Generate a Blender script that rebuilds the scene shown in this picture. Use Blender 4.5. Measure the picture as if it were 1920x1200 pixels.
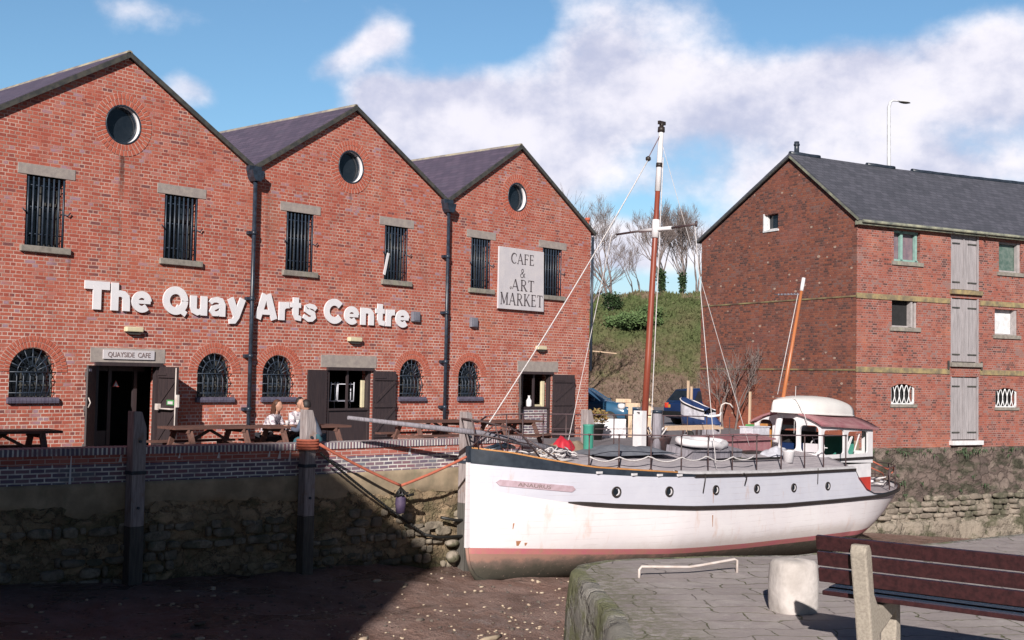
import bpy, bmesh, math, random
from mathutils import Vector, Matrix, noise
from mathutils.geometry import tessellate_polygon
random.seed(7)
PI = math.pi
R = math.radians
for o in list(bpy.data.objects): bpy.data.objects.remove(o)
SC = bpy.context.scene
COL = SC.collection

# ------------------------------------------------------------------ camera
YAW, PIT, ROL = .8458, .0451, .0193
fw = Vector((math.sin(YAW)*math.cos(PIT), math.cos(YAW)*math.cos(PIT), math.sin(PIT)))
rt = Vector((math.cos(YAW), -math.sin(YAW), 0)); up = rt.cross(fw)
r2 = rt*math.cos(ROL)+up*math.sin(ROL); u2 = up*math.cos(ROL)-rt*math.sin(ROL)
cd = bpy.data.cameras.new('camera'); cam = bpy.data.objects.new('camera', cd); COL.objects.link(cam)
CL = Vector((-16.452, -22.665, 1.84))
cam.matrix_world = Matrix(((r2.x, u2.x, -fw.x, CL.x), (r2.y, u2.y, -fw.y, CL.y), (r2.z, u2.z, -fw.z, CL.z), (0, 0, 0, 1)))
cd.sensor_width = 36; cd.lens = 2261.8/1920*36; cd.clip_end = 3000; cd.clip_start = .1
SC.camera = cam
SC.view_settings.view_transform = 'Standard'; SC.view_settings.look = 'None'
SC.view_settings.gamma = 1; SC.view_settings.exposure = 0.33

# ------------------------------------------------------------------ light
SUN = Vector((1.05, .69, -.58)).normalized()      # direction the light travels
sl = bpy.data.lights.new('sun', 'SUN'); sl.energy = 5.0; sl.angle = R(.5); sl.color = (1, .94, .87)
so = bpy.data.objects.new('sun', sl); COL.objects.link(so)
so.rotation_euler = SUN.to_track_quat('-Z', 'Y').to_euler(); so.location = (-40, -30, 40)

def nd(nt, t, **k):
    n = nt.nodes.new(t)
    for a, v in k.items(): setattr(n, a, v)
    return n
class G:
    """tiny node graph helper"""
    def __init__(s, nt): s.nt = nt; s.l = nt.links
    def _in(s, n, i, v):
        if v is None: return
        if hasattr(v, 'is_output') or isinstance(v, bpy.types.NodeSocket): s.l.new(v, n.inputs[i])
        else: n.inputs[i].default_value = v
    def m(s, op, a, b=None, c=None, clamp=False):
        n = nd(s.nt, 'ShaderNodeMath', operation=op, use_clamp=clamp)
        s._in(n, 0, a); s._in(n, 1, b); s._in(n, 2, c); return n.outputs[0]
    def ramp(s, f, stops, interp='LINEAR'):
        n = nd(s.nt, 'ShaderNodeValToRGB'); s._in(n, 0, f); cr = n.color_ramp; cr.interpolation = interp
        while len(cr.elements) < len(stops): cr.elements.new(.5)
        for e, (p, c) in zip(cr.elements, stops):
            e.position = p; e.color = (*c, 1) if len(c) == 3 else c
        return n.outputs[0]
    def mix(s, f, a, b, mode='MIX'):
        n = nd(s.nt, 'ShaderNodeMix', data_type='RGBA', blend_type=mode)
        s._in(n, 0, f)
        for i, v in ((6, a), (7, b)):
            if isinstance(v, tuple) and len(v) == 3: v = (*v, 1)
            s._in(n, i, v)
        return n.outputs[2]
    def noise(s, v, sc, det=3, rough=.5, dim='3D', out=0, w=None, dist=0):
        n = nd(s.nt, 'ShaderNodeTexNoise', noise_dimensions=dim)
        if v is not None: s.l.new(v, n.inputs['Vector'])
        n.inputs['Scale'].default_value = sc; n.inputs['Detail'].default_value = det
        n.inputs['Roughness'].default_value = rough; n.inputs['Distortion'].default_value = dist
        return n.outputs[out]
    def vor(s, v, sc, feat='F1', out='Distance', rnd=1):
        n = nd(s.nt, 'ShaderNodeTexVoronoi', feature=feat)
        s.l.new(v, n.inputs['Vector']); n.inputs['Scale'].default_value = sc; n.inputs['Randomness'].default_value = rnd
        return n.outputs[out]
    def xyz(s, v):
        n = nd(s.nt, 'ShaderNodeSeparateXYZ'); s.l.new(v, n.inputs[0]); return n.outputs
    def comb(s, x, y, z=0.):
        n = nd(s.nt, 'ShaderNodeCombineXYZ'); s._in(n, 0, x); s._in(n, 1, y); s._in(n, 2, z); return n.outputs[0]
    def vm(s, op, a, b):
        n = nd(s.nt, 'ShaderNodeVectorMath', operation=op); s._in(n, 0, a); s._in(n, 1, b); return n.outputs[0]
    def tc(s, o='Object'): return nd(s.nt, 'ShaderNodeTexCoord').outputs[o]
    def step(s, v, a, b):
        n = nd(s.nt, 'ShaderNodeMapRange', interpolation_type='SMOOTHSTEP')
        s._in(n, 0, v); n.inputs[1].default_value = a; n.inputs[2].default_value = b; return n.outputs[0]

# ------------------------------------------------------------------ world: sky and clouds
W = bpy.data.worlds.new("World"); SC.world = W; W.use_nodes = True
nt = W.node_tree; g = G(nt)
bg = nt.nodes['Background']; bg.inputs[1].default_value = .072
sky = nd(nt, 'ShaderNodeTexSky', sky_type='NISHITA', sun_disc=False)
sky.sun_elevation = R(24.8); sky.sun_rotation = math.atan2(-SUN.x, -SUN.y)
sky.air_density = 1.0; sky.dust_density = .6; sky.ozone_density = 2.2
D = g.tc('Generated'); x, y, z = g.xyz(D)
az = g.m('SUBTRACT', g.m('ARCTAN2', x, y), YAW)
el = g.m('ARCTAN2', z, g.m('SQRT', g.m('ADD', g.m('MULTIPLY', x, x), g.m('MULTIPLY', y, y))))
UV = g.comb(az, g.m('MULTIPLY', el, 1.25), 0)
def cloud(off):
    p = g.vm('ADD', UV, off)
    n1 = g.noise(p, 7.5, 9, .58); n2 = g.noise(p, 2.6, 3, .5)
    return g.m('ADD', g.m('MULTIPLY', g.m('SUBTRACT', n1, .5), 2.3), g.m('MULTIPLY', g.m('SUBTRACT', n2, .5), .9))
def blob(px, py, sx, sy, amp, rot=0):
    a0 = (px-960)/2262.; e0 = (712-py)/2262.
    da = g.m('SUBTRACT', az, a0); de = g.m('SUBTRACT', el, e0)
    if rot:
        c_, s_ = math.cos(rot), math.sin(rot)
        da, de = g.m('ADD', g.m('MULTIPLY', da, c_), g.m('MULTIPLY', de, s_)), g.m('SUBTRACT', g.m('MULTIPLY', de, c_), g.m('MULTIPLY', da, s_))
    q = g.m('ADD', g.m('POWER', g.m('ABSOLUTE', g.m('DIVIDE', da, sx/2262.)), 2.), g.m('POWER', g.m('ABSOLUTE', g.m('DIVIDE', de, sy/2262.)), 2.))
    return g.m('MULTIPLY', g.m('EXPONENT', g.m('MULTIPLY', q, -1.)), amp)
fld = None
for b_ in [(760, 235, 120, 75, 1.5), (690, 190, 55, 35, .8), (890, 225, 120, 85, 1.5), (1010, 270, 120, 80, 1.3), (1180, 190, 150, 110, 1.3), (1190, 40, 170, 90, .85), (1060, 130, 90, 70, .5), (1560, 190, 120, 80, 1.5),
           (1800, 150, 180, 85, 1.4), (1400, 220, 160, 90, 1.2), (1480, 370, 330, 70, 1.1), (1300, 470, 240, 50, 1.3), (1130, 480, 120, 40, 1.0), (715, 90, 60, 50, .95), (640, 135, 100, 28, .75, .5),
           (300, 90, 140, 50, .72), (220, 75, 60, 25, .35), (350, 205, 60, 34, .85), (400, 225, 60, 30, .5), (2300, 250, 300, 260, 1.3), (1730, 340, 260, 70, 1.1), (850, 360, 300, 90, 1.2), (560, 30, 200, 30, .35),
           (80, 300, 160, 45, .4), (-500, 300, 500, 90, .9), (900, 60, 110, 50, -.6), (1560, 25, 170, 40, -.5), (1180, 395, 110, 22, -.4), (1800, 245, 140, 50, .7)]:
    t = blob(*b_); fld = t if fld is None else g.m('ADD', fld, t)
c0 = cloud((0, 0, 0)); c1 = cloud((-.016, .042, 0))
dens = g.step(g.m('ADD', c0, g.m('SUBTRACT', fld, .74)), -.30, .56)
# light falls on the cloud from the upper left: compare density with a step towards the light
lit = g.step(g.m('SUBTRACT', c0, c1), -.42, .30)
thick = g.step(g.m('ADD', g.m('MULTIPLY', c0, .5), fld), .7, 1.9)
shade = g.mix(lit, (.50, .52, .67), (.98, .93, .965))
shade = g.mix(g.m('MULTIPLY', thick, .26), shade, (.58, .56, .72))
cl = g.mix(1., shade, (12.6, 12.6, 12.6), 'MULTIPLY')
skc = g.mix(1., sky.outputs[0], (1.04, 1.30, 1.40), 'MULTIPLY')
hz = g.m('MULTIPLY', g.step(el, .17, .0), .62)
skc = g.mix(hz, skc, (7.2, 8.4, 10.2))
fin = g.mix(g.m('MULTIPLY', dens, .92), skc, cl)
fin = g.mix(1., fin, g.ramp(el, [(.0, (1, 1, 1)), (.33, (1, 1, 1)), (.48, (.36, .38, .44)), (1, (.18, .21, .30))]), 'MULTIPLY')  # sky above the frame dimmed to lower the fill light
# unseen sky behind the viewer dimmed to cut fill light in the shade
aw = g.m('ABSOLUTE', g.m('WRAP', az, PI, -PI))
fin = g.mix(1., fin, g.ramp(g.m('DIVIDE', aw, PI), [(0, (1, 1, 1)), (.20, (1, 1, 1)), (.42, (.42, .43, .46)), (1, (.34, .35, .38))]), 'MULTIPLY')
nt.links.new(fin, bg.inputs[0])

# ------------------------------------------------------------------ materials
MATS = {}
def newmat(name):
    m = bpy.data.materials.new(name); m.use_nodes = True
    g = G(m.node_tree); b = m.node_tree.nodes['Principled BSDF']; MATS[name] = m
    return m, g, b
def bump(g, b, h, st=.3, dist=.01):
    n = nd(g.nt, 'ShaderNodeBump'); n.inputs['Strength'].default_value = st; n.inputs['Distance'].default_value = dist
    g.l.new(h, n.inputs['Height']); g.l.new(n.outputs[0], b.inputs['Normal'])
def plain(name, c, rough=.6, c2=None, sc=6, met=0, spec=.5, bmp=0, stain=None, det=4, stretch=None):
    m, g, b = newmat(name)
    b.inputs['Roughness'].default_value = rough; b.inputs['Metallic'].default_value = met
    b.inputs['Specular IOR Level'].default_value = spec
    if c2 is None: c2 = tuple(v*.72 for v in c)
    v = g.tc()
    if stretch: v = g.vm('MULTIPLY', v, stretch)
    n = g.noise(v, sc, det, .6)
    col = g.mix(g.step(n, .3, .7), c, c2)
    if stain:
        n2 = g.noise(g.vm('MULTIPLY', g.tc(), (1, 1, .3)), 3.1, 5, .65)
        col = g.mix(g.step(n2, .56, .74), col, stain)
    g.l.new(col, b.inputs['Base Color'])
    if bmp: bump(g, b, g.noise(v, sc*3, 4, .6), bmp)
    return m
def brickmat(name, pal, mortar, mfac=1., w=.225, h=.075, mort=.011, english=True, patch=.5, flip=False, band=None, stains=(.16, .07, .06), worn=None, specks=False, streaks=(), stainamt=.35, lowwhite=False):
    m, g, b = newmat(name)
    b.inputs['Roughness'].default_value = .9; b.inputs['Specular IOR Level'].default_value = .15
    P = g.tc(); N = g.tc('Normal'); px, py, pz = g.xyz(P); nx, ny, nz = g.xyz(N)
    side = g.m('GREATER_THAN', g.m('ABSOLUTE', nx), .6)
    u = g.m('ADD', g.m('MULTIPLY', px, g.m('SUBTRACT', 1., side)), g.m('MULTIPLY', py, side))
    topf = g.m('GREATER_THAN', g.m('ABSOLUTE', nz), .6)
    v = g.m('ADD', g.m('MULTIPLY', pz, g.m('SUBTRACT', 1., topf)), g.m('MULTIPLY', py, topf))
    uv = g.comb(u, v) if not flip else g.comb(v, u)
    wob = g.noise(g.comb(u, v), 3.2, 3, .5, out=1)
    uv2 = g.vm('ADD', uv, g.vm('MULTIPLY', g.vm('SUBTRACT', wob, (.5, .5, .5)), (.03, .016, 0)))
    t = nd(g.nt, 'ShaderNodeTexBrick', offset=.5, offset_frequency=2, squash=.5 if english else 1., squash_frequency=2)
    g.l.new(uv2, t.inputs['Vector'])
    t.inputs['Color1'].default_value = (0, 0, 0, 1); t.inputs['Color2'].default_value = (1, 1, 1, 1); t.inputs['Mortar'].default_value = (.5, .5, .5, 1)
    t.inputs['Scale'].default_value = 1; t.inputs['Mortar Size'].default_value = mort; t.inputs['Mortar Smooth'].default_value = .3
    t.inputs['Brick Width'].default_value = w; t.inputs['Row Height'].default_value = h
    val = g.m('ADD', t.outputs[0], g.m('MULTIPLY', g.m('SUBTRACT', g.noise(g.comb(u, v), 1.1, 5, .6), .5), patch))
    col = g.ramp(val, pal)
    fine = g.noise(g.comb(u, v), 60, 3, .6)
    col = g.mix(g.m('MULTIPLY', fine, .35), col, (.30, .17, .14))
    big = g.step(g.noise(g.vm('MULTIPLY', g.comb(u, v), (1, .35, 1)), .9, 6, .65), .54, .74)
    col = g.mix(g.m('MULTIPLY', big, stainamt), col, stains)
    hue = g.noise(g.comb(u, v), .45, 4, .6); col = g.mix(g.m('MULTIPLY', g.step(hue, .5, .72), .35), col, (.56, .20, .11) if english and not specks else (.34, .12, .10))
    mv = g.step(g.noise(g.comb(u, v), 2.2, 4, .6), .35, .65)
    mo = g.mix(mv, mortar, tuple(c*.62 for c in mortar))
    mf = g.m('MULTIPLY', t.outputs[1], g.m('MULTIPLY', g.step(g.noise(g.comb(u, v), 1.3, 5, .7), .22, .60), mfac))
    col = g.mix(mf, col, mo)
    if lowwhite:   # brighter lime mortar on the lower courses
        lw = g.m('MULTIPLY', g.m('MULTIPLY', t.outputs[1], g.step(g.noise(g.comb(u, v), 2.4, 5, .7), .40, .60)), g.step(v, 5.2, 1.2)); col = g.mix(g.m('MULTIPLY', lw, .65), col, (.74, .60, .54))
    if worn:   # pale efflorescence and lime runs
        wn = g.step(g.noise(g.vm('MULTIPLY', g.comb(u, v), (1, 1.6, 1)), 7, 5, .7), worn[1], worn[1]+.09)
        col = g.mix(g.m('MULTIPLY', wn, worn[2]), col, worn[0])
    for (sx, z1, z0, sw, am) in [(q[0]-3.1, *q[1:]) for q in streaks]:   # dark runs of damp and soot
        dx_ = g.m('ABSOLUTE', g.m('ADD', g.m('SUBTRACT', u, sx), g.m('MULTIPLY', g.m('SUBTRACT', g.noise(g.comb(u, v), 5, 3, .6), .5), .12)))
        k_ = g.m('MULTIPLY', g.step(dx_, sw, sw*.3), g.m('MULTIPLY', g.step(v, z0, z0+.75*(z1-z0)), g.m('LESS_THAN', v, z1)))
        col = g.mix(g.m('MULTIPLY', k_, am), col, (.07, .035, .03))
    if specks:  # lime-filled putlog holes and spalled bricks
        vv = g.vm('MULTIPLY', g.comb(u, v), (2.6, 4.4, 1)); dd_ = g.vor(vv, 1., 'F1', 'Distance', .75); cx_, cy_, cz_ = g.xyz(g.vor(vv, 1., 'F1', 'Color', .75))
        k_ = g.m('MULTIPLY', g.m('LESS_THAN', dd_, g.m('MULTIPLY', cx_, .21)), g.m('GREATER_THAN', cy_, .22))
        col = g.mix(g.m('MULTIPLY', k_, .7), col, (.48, .38, .31))
        lowp = g.step(g.m('ADD', v, g.m('MULTIPLY', g.noise(g.comb(u, v), .8, 5, .6), 3.)), 3.3, 1.6)
        col = g.mix(g.m('MULTIPLY', lowp, .5), col, (.42, .12, .07))
    if band:
        for (z0, z1, cc, am) in band:
            k = g.m('MULTIPLY', g.m('GREATER_THAN', v, z0), g.m('LESS_THAN', v, z1))
            col = g.mix(g.m('MULTIPLY', k, am), col, cc)
    g.l.new(col, b.inputs['Base Color'])
    hh = g.m('ADD', g.m('MULTIPLY', t.outputs[1], -1.), g.m('MULTIPLY', fine, .5))
    bump(g, b, hh, .55, .008)
    return m
PAL_A = [(0.0, (0.183, 0.058, 0.063)), (0.06, (0.33, 0.062, 0.043)), (0.3, (0.421, 0.082, 0.052)), (0.55, (0.458, 0.103, 0.068)), (0.8, (0.494, 0.131, 0.086)), (0.94, (0.476, 0.164, 0.134)), (1.0, (0.384, 0.23, 0.287))]
M_brick = brickmat('red_brick', PAL_A, (.57, .38, .32), patch=.7, mort=.0105, worn=((.62, .40, .37), .61, .4), lowwhite=True, stainamt=.6, streaks=[(-3.2, 6.42, 5.0, .085, .75), (3.03, 6.42, 5.8, .06, .5), (9.26, 6.42, 5.9, .05, .45), (-3.2, 5.1, 2.7, .06, .25), (-4.3, 4.05, 3.3, .05, .35), (4.95, 4.05, 3.5, .04, .3), (.55, 6.0, 2.4, .08, .22)])
PAL_B = [(0.0, (0.066, 0.029, 0.03)), (0.2, (0.196, 0.051, 0.039)), (0.5, (0.294, 0.072, 0.05)), (0.8, (0.343, 0.103, 0.069)), (1.0, (0.229, 0.138, 0.132))]
M_brick2 = brickmat('old_brick', PAL_B, (.40, .30, .28), mfac=.7, patch=1.6, stains=(.11, .055, .055), worn=((.62, .50, .46), .64, .9), stainamt=.75)
PAL_E = [(0.0, (0.047, 0.026, 0.027)), (0.25, (0.134, 0.044, 0.034)), (0.55, (0.213, 0.061, 0.038)), (0.8, (0.268, 0.083, 0.045)), (1.0, (0.158, 0.095, 0.091))]
M_brick3 = brickmat('gable_brick', PAL_E, (.21, .15, .14), mfac=.55, patch=1.7, stains=(.085, .05, .05), worn=((.66, .58, .50), .66, .9), stainamt=.65, specks=True)
PAL_C = [(0., (.11, .11, .17)), (.4, (.15, .13, .20)), (.7, (.25, .13, .17)), (1., (.16, .19, .24))]
M_blue = brickmat('blue_brick', PAL_C, (.84, .81, .77), english=False, h=.075, mort=.013)
M_copbrick = brickmat('coping_brick', PAL_C, (.84, .81, .77), english=False, w=3., h=.073, mort=.016, flip=True)
PAL_D = [(0., (.36, .09, .07)), (.5, (.48, .14, .11)), (1., (.52, .18, .14))]
M_redband = brickmat('band_brick', PAL_D, (.66, .54, .50), english=False, h=.075, mort=.008)
M_vous = plain('arch_brick', (.50, .15, .10), .9, (.38, .09, .06), 16, spec=.15)
M_mortar = plain('mortar', (.56, .40, .35), .95, spec=.1)

def slate(name, c, c2, c3, w=.3, h=.2):
    m, g, b = newmat(name); b.inputs['Roughness'].default_value = .62
    t = nd(g.nt, 'ShaderNodeTexBrick', offset=.5); u = nd(g.nt, 'ShaderNodeUVMap')
    g.l.new(u.outputs[0], t.inputs['Vector'])
    t.inputs['Color1'].default_value = (0, 0, 0, 1); t.inputs['Color2'].default_value = (1, 1, 1, 1); t.inputs['Mortar'].default_value = (0, 0, 0, 1)
    t.inputs['Scale'].default_value = 1; t.inputs['Mortar Size'].default_value = .008; t.inputs['Brick Width'].default_value = w; t.inputs['Row Height'].default_value = h
    col = g.mix(t.outputs[0], c, c2)
    col = g.mix(g.step(g.noise(u.outputs[0], 1.3, 5, .65), .5, .75), col, c3)
    col = g.mix(g.m('MULTIPLY', t.outputs[1], .7), col, (.03, .03, .04))
    lich = g.step(g.noise(u.outputs[0], 6, 5, .7), .68, .74)
    col = g.mix(g.m('MULTIPLY', lich, .6), col, (.42, .40, .38))
    g.l.new(col, b.inputs['Base Color'])
    bump(g, b, g.m('MULTIPLY', t.outputs[1], -1.), .5, .01)
    return m
M_slate = slate('purple_slate', (.085, .068, .105), (.125, .095, .14), (.105, .09, .13))
M_slate2 = slate('grey_slate', (.068, .070, .088), (.10, .10, .125), (.055, .058, .072))
M_stone = plain('lintel_stone', (.38, .33, .30), .85, (.29, .25, .24), 7, bmp=.2, spec=.2)
M_sill = plain('sill_stone', (.30, .27, .24), .85, (.20, .18, .16), 9, bmp=.2, spec=.2, stain=(.32, .33, .24))
M_lead_y0 = plain('ridge_tile', (.15, .13, .14), .85, (.34, .30, .22), 2.2, det=6)
M_lead = plain('verge_lead', (.035, .038, .04), .7, (.08, .075, .065), 8)
M_iron = plain('black_iron', (.016, .02, .03), .35, (.03, .045, .07), 10)
M_bar = plain('window_bar', (.02, .03, .05), .4, (.035, .05, .075), 12)
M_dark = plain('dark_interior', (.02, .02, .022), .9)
M_glass = plain('window_glass', (.012, .017, .024), .08, (.02, .026, .034), 3)
M_door = plain('door_paint', (.035, .026, .030), .5, (.055, .038, .040), 5, stretch=(8, 8, .6))
M_white = plain('white_paint', (.76, .73, .75), .5, (.66, .64, .67), 5)
M_letter = plain('letter_white', (.80, .77, .80), .6, (.74, .72, .76), 3)
M_cream = plain('lamp_cream', (.70, .62, .42), .4, (.62, .54, .38), 8)
M_lamp_dark = plain('lamp_back', (.06, .055, .05), .6)
M_box = plain('box_grey', (.20, .20, .24), .5, (.15, .15, .19), 5)
M_board = plain('sign_board', (.62, .58, .60), .7, (.55, .52, .56), 3, stain=(.5, .48, .52))
M_ink = plain('sign_ink', (.12, .10, .11), .7)
M_ink2 = plain('sign_ink_brown', (.26, .19, .19), .7)
M_blue_brick_sill = plain('blue_sill_brick', (.13, .12, .17), .45, (.09, .08, .12), 9)
def wood(name, c, c2, sc=3, rough=.8, stain=None, ax=(9, 9, .9)):
    m, g, b = newmat(name); b.inputs['Roughness'].default_value = rough; b.inputs['Specular IOR Level'].default_value = .3
    v = g.vm('MULTIPLY', g.tc(), ax)
    n = g.noise(v, sc, 6, .65)
    col = g.mix(g.step(n, .34, .68), c, c2)
    if stain: col = g.mix(g.step(g.noise(g.tc(), 4, 4, .6), .52, .7), col, stain)
    g.l.new(col, b.inputs['Base Color']); bump(g, b, n, .5, .01)
    return m
M_pile = wood('weathered_pile', (.38, .33, .33), (.22, .185, .19), stain=(.26, .17, .14))
M_pile_low = wood('wet_pile', (.12, .11, .10), (.07, .065, .06))
M_grey_timber = wood('grey_timber', (.30, .28, .32), (.17, .155, .175))
M_table = wood('table_timber', (.15, .075, .06), (.09, .05, .045), ax=(.9, 9, 9))
M_tableleg = wood('table_leg_timber', (.20, .10, .08), (.12, .07, .06))
M_pale_timber = wood('new_timber', (.62, .46, .33), (.52, .37, .26))
M_mast = plain('mast_varnish', (.27, .06, .032), .4, (.20, .045, .028), 6, stretch=(1, 1, .2))
M_mast2 = plain('mizzen_varnish', (.42, .14, .06), .35, (.46, .16, .06), 6, stretch=(1, 1, .2))
M_hull = plain('hull_white', (.79, .75, .77), .45, (.74, .69, .72), 1.3, stain=(.69, .56, .53), bmp=.03, det=7)
M_upper = plain('hull_upper_white', (.60, .60, .68), .45, (.56, .56, .645), 2.2, bmp=.03)
def planked(m):
    g = G(m.node_tree); b = m.node_tree.nodes['Principled BSDF']; x_, y_, z_ = g.xyz(g.tc())
    w_ = g.m('PINGPONG', g.m('ADD', z_, g.m('MULTIPLY', g.noise(g.tc(), .4, 2, .5), .06)), .065)
    bump(g, b, g.m('ADD', g.step(w_, 0., .006), g.m('MULTIPLY', g.noise(g.tc(), 3, 4, .6), .6)), .28, .006)
planked(M_hull); planked(M_upper)
for m_ in (M_hull, M_upper):   # grime and rust runs, seams between the planks
    g = G(m_.node_tree); b = m_.node_tree.nodes['Principled BSDF']; src = b.inputs['Base Color'].links[0].from_socket
    x_, y_, z_ = g.xyz(g.tc()); v_ = g.comb(g.m('MULTIPLY', x_, 5.), g.m('MULTIPLY', z_, .9), 0.)
    run = g.m('MULTIPLY', g.step(g.noise(v_, 1.0, 6, .7), .56, .74), g.step(g.noise(g.tc(), .7, 3, .5), .42, .62))
    c_ = g.mix(g.m('MULTIPLY', run, .5), src, (.52, .33, .25))
    sm_ = g.m('PINGPONG', g.m('ADD', z_, g.m('MULTIPLY', g.noise(g.tc(), .4, 2, .5), .06)), .065)
    c_ = g.mix(g.m('MULTIPLY', g.m('MULTIPLY', g.step(sm_, .006, .001), g.step(g.noise(g.tc(), 1.6, 4, .6), .45, .6)), .4), c_, (.40, .34, .34))
    low_ = g.m('MULTIPLY', g.step(g.m('ADD', z_, g.m('MULTIPLY', g.noise(g.tc(), 2.5, 5, .7), .35)), -1.35, -1.62), .45)
    c_ = g.mix(low_, c_, (.50, .42, .38))
    g.l.new(c_, b.inputs['Base Color'])
M_black = plain('hull_black', (.018, .024, .036), .35, (.035, .045, .062), 5)
M_strake = plain('strake_dark', (.035, .026, .024), .5)
M_boot = plain('boot_red', (.50, .15, .19), .6, (.46, .20, .17), 4, stain=(.36, .22, .16))
def bottom():
    m, g, b = newmat('hull_bottom'); b.inputs['Roughness'].default_value = .85
    P = g.tc(); x, y, z = g.xyz(P)
    n = g.noise(P, 3, 6, .7)
    f = g.m('ADD', g.m('MULTIPLY', g.m('ADD', z, 2.25), 2.2), g.m('SUBTRACT', n, .5))
    col = g.ramp(f, [(0, (.05, .047, .036)), (.45, (.075, .066, .05)), (.78, (.17, .12, .10)), (1, (.34, .19, .15))])
    sp = g.step(g.noise(P, 14, 4, .7), .6, .7)
    col = g.mix(g.m('MULTIPLY', sp, .5), col, (.34, .24, .20))
    g.l.new(col, b.inputs['Base Color']); bump(g, b, n, .4, .03); return m
M_bottom = bottom()
M_deck = wood('deck_grey', (.44, .40, .42), (.30, .27, .30), ax=(.8, 9, 1))
M_deckwhite = plain('deck_edge_white', (.62, .60, .63), .6, (.5, .48, .5), 7)
M_maroon = plain('roof_maroon', (.27, .10, .12), .6, (.36, .19, .20), 3)
M_rail = plain('rail_steel', (.045, .035, .04), .5, (.09, .05, .05), 14)
M_railtop = plain('rail_rusty', (.20, .13, .14), .6, (.13, .09, .10), 9)
M_redpaint = plain('red_paint', (.50, .045, .03), .5, (.42, .04, .03), 4)
M_ropew = plain('white_rope', (.68, .64, .64), .9, (.5, .47, .48), 20)
M_roper = plain('red_rope', (.48, .13, .075), .85, (.36, .10, .065), 14)
M_chain = plain('wet_chain', (.014, .014, .014), .5)
M_fender = plain('fender_purple', (.045, .03, .075), .7, (.09, .06, .11), 9)
M_dinghy = plain('dinghy_white', (.74, .72, .70), .45, (.70, .67, .66), 3)
M_navy = plain('navy_paint', (.02, .045, .14), .4, (.03, .06, .17), 4)
M_lightblue = plain('pale_hull', (.66, .66, .74), .45)
M_greyfab = plain('grey_canvas', (.17, .18, .21), .8, (.11, .12, .15), 4)
M_greentub = plain('green_plastic', (.06, .30, .22), .5, (.05, .26, .2), 4)
M_redbuoy = plain('red_vinyl', (.52, .03, .05), .4)
M_tan = plain('tan_canvas', (.30, .22, .16), .85)
M_orange = plain('orange_wood', (.55, .25, .08), .6)
M_carblue = plain('car_blue', (.035, .11, .20), .22, (.03, .09, .17), 2)
M_carnavy = plain('car_navy', (.012, .03, .10), .22, (.01, .024, .08), 2)
M_tyre = plain('tyre', (.02, .02, .02), .8)
M_hub = plain('wheel_rim', (.35, .35, .37), .35, met=.6)
M_plate = plain('number_plate', (.75, .74, .7), .5)
M_tail = plain('tail_lamp_red', (.6, .03, .02), .25, (.7, .1, .04), 4)
M_amber = plain('amber_lamp', (.6, .28, .05), .25)
M_headl = plain('head_lamp', (.6, .62, .65), .1)
M_conc = plain('bench_concrete', (.42, .37, .31), .9, (.30, .26, .22), 60, bmp=.6, stain=(.36, .34, .26), det=2)
M_bollard = plain('bollard_stone', (.58, .53, .51), .92, (.40, .36, .34), 5, bmp=.9, stain=(.34, .31, .24), det=8)
M_benchw = wood('bench_slat', (.052, .019, .021), (.028, .012, .014), rough=.26, ax=(9, .9, 9))
M_galv = plain('galvanised_pale', (.62, .56, .54), .5, (.5, .42, .38), 9)
M_lampcol = plain('column_paint', (.70, .70, .74), .5)
M_bark = plain('bark', (.24, .19, .18), .95, (.14, .11, .105), 5)
M_ivy = plain('ivy_leaf', (.035, .07, .02), .7, (.02, .045, .015), 6)
M_bushl = plain('bush_leaf', (.07, .12, .04), .8, (.11, .17, .06), 5)
M_skin = plain('skin', (.46, .25, .18), .6, (.40, .21, .15), 9)
M_hairb = plain('hair_brown', (.09, .035, .02), .6)
M_haird = plain('hair_dark', (.02, .014, .014), .6)
M_jacket = plain('jacket_blue_grey', (.10, .12, .17), .9, (.07, .08, .12), 10)
M_jeans = plain('jeans_teal', (.04, .12, .15), .9, (.03, .09, .12), 10)
M_trous = plain('dark_trousers', (.03, .03, .04), .9)
def pattern():
    m, g, b = newmat('patterned_shirt'); b.inputs['Roughness'].default_value = .9
    P = g.tc(); n = g.vor(P, 16, 'F1', 'Distance'); n2 = g.noise(P, 22, 3, .6)
    col = g.ramp(g.m('ADD', g.m('MULTIPLY', n, .9), g.m('MULTIPLY', n2, .5)), [(0, (.72, .68, .70)), (.45, (.70, .66, .68)), (.58, (.12, .10, .14)), (.72, (.5, .42, .48)), (1, (.74, .70, .72))])
    g.l.new(col, b.inputs['Base Color']); return m
M_shirt = pattern()

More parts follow.
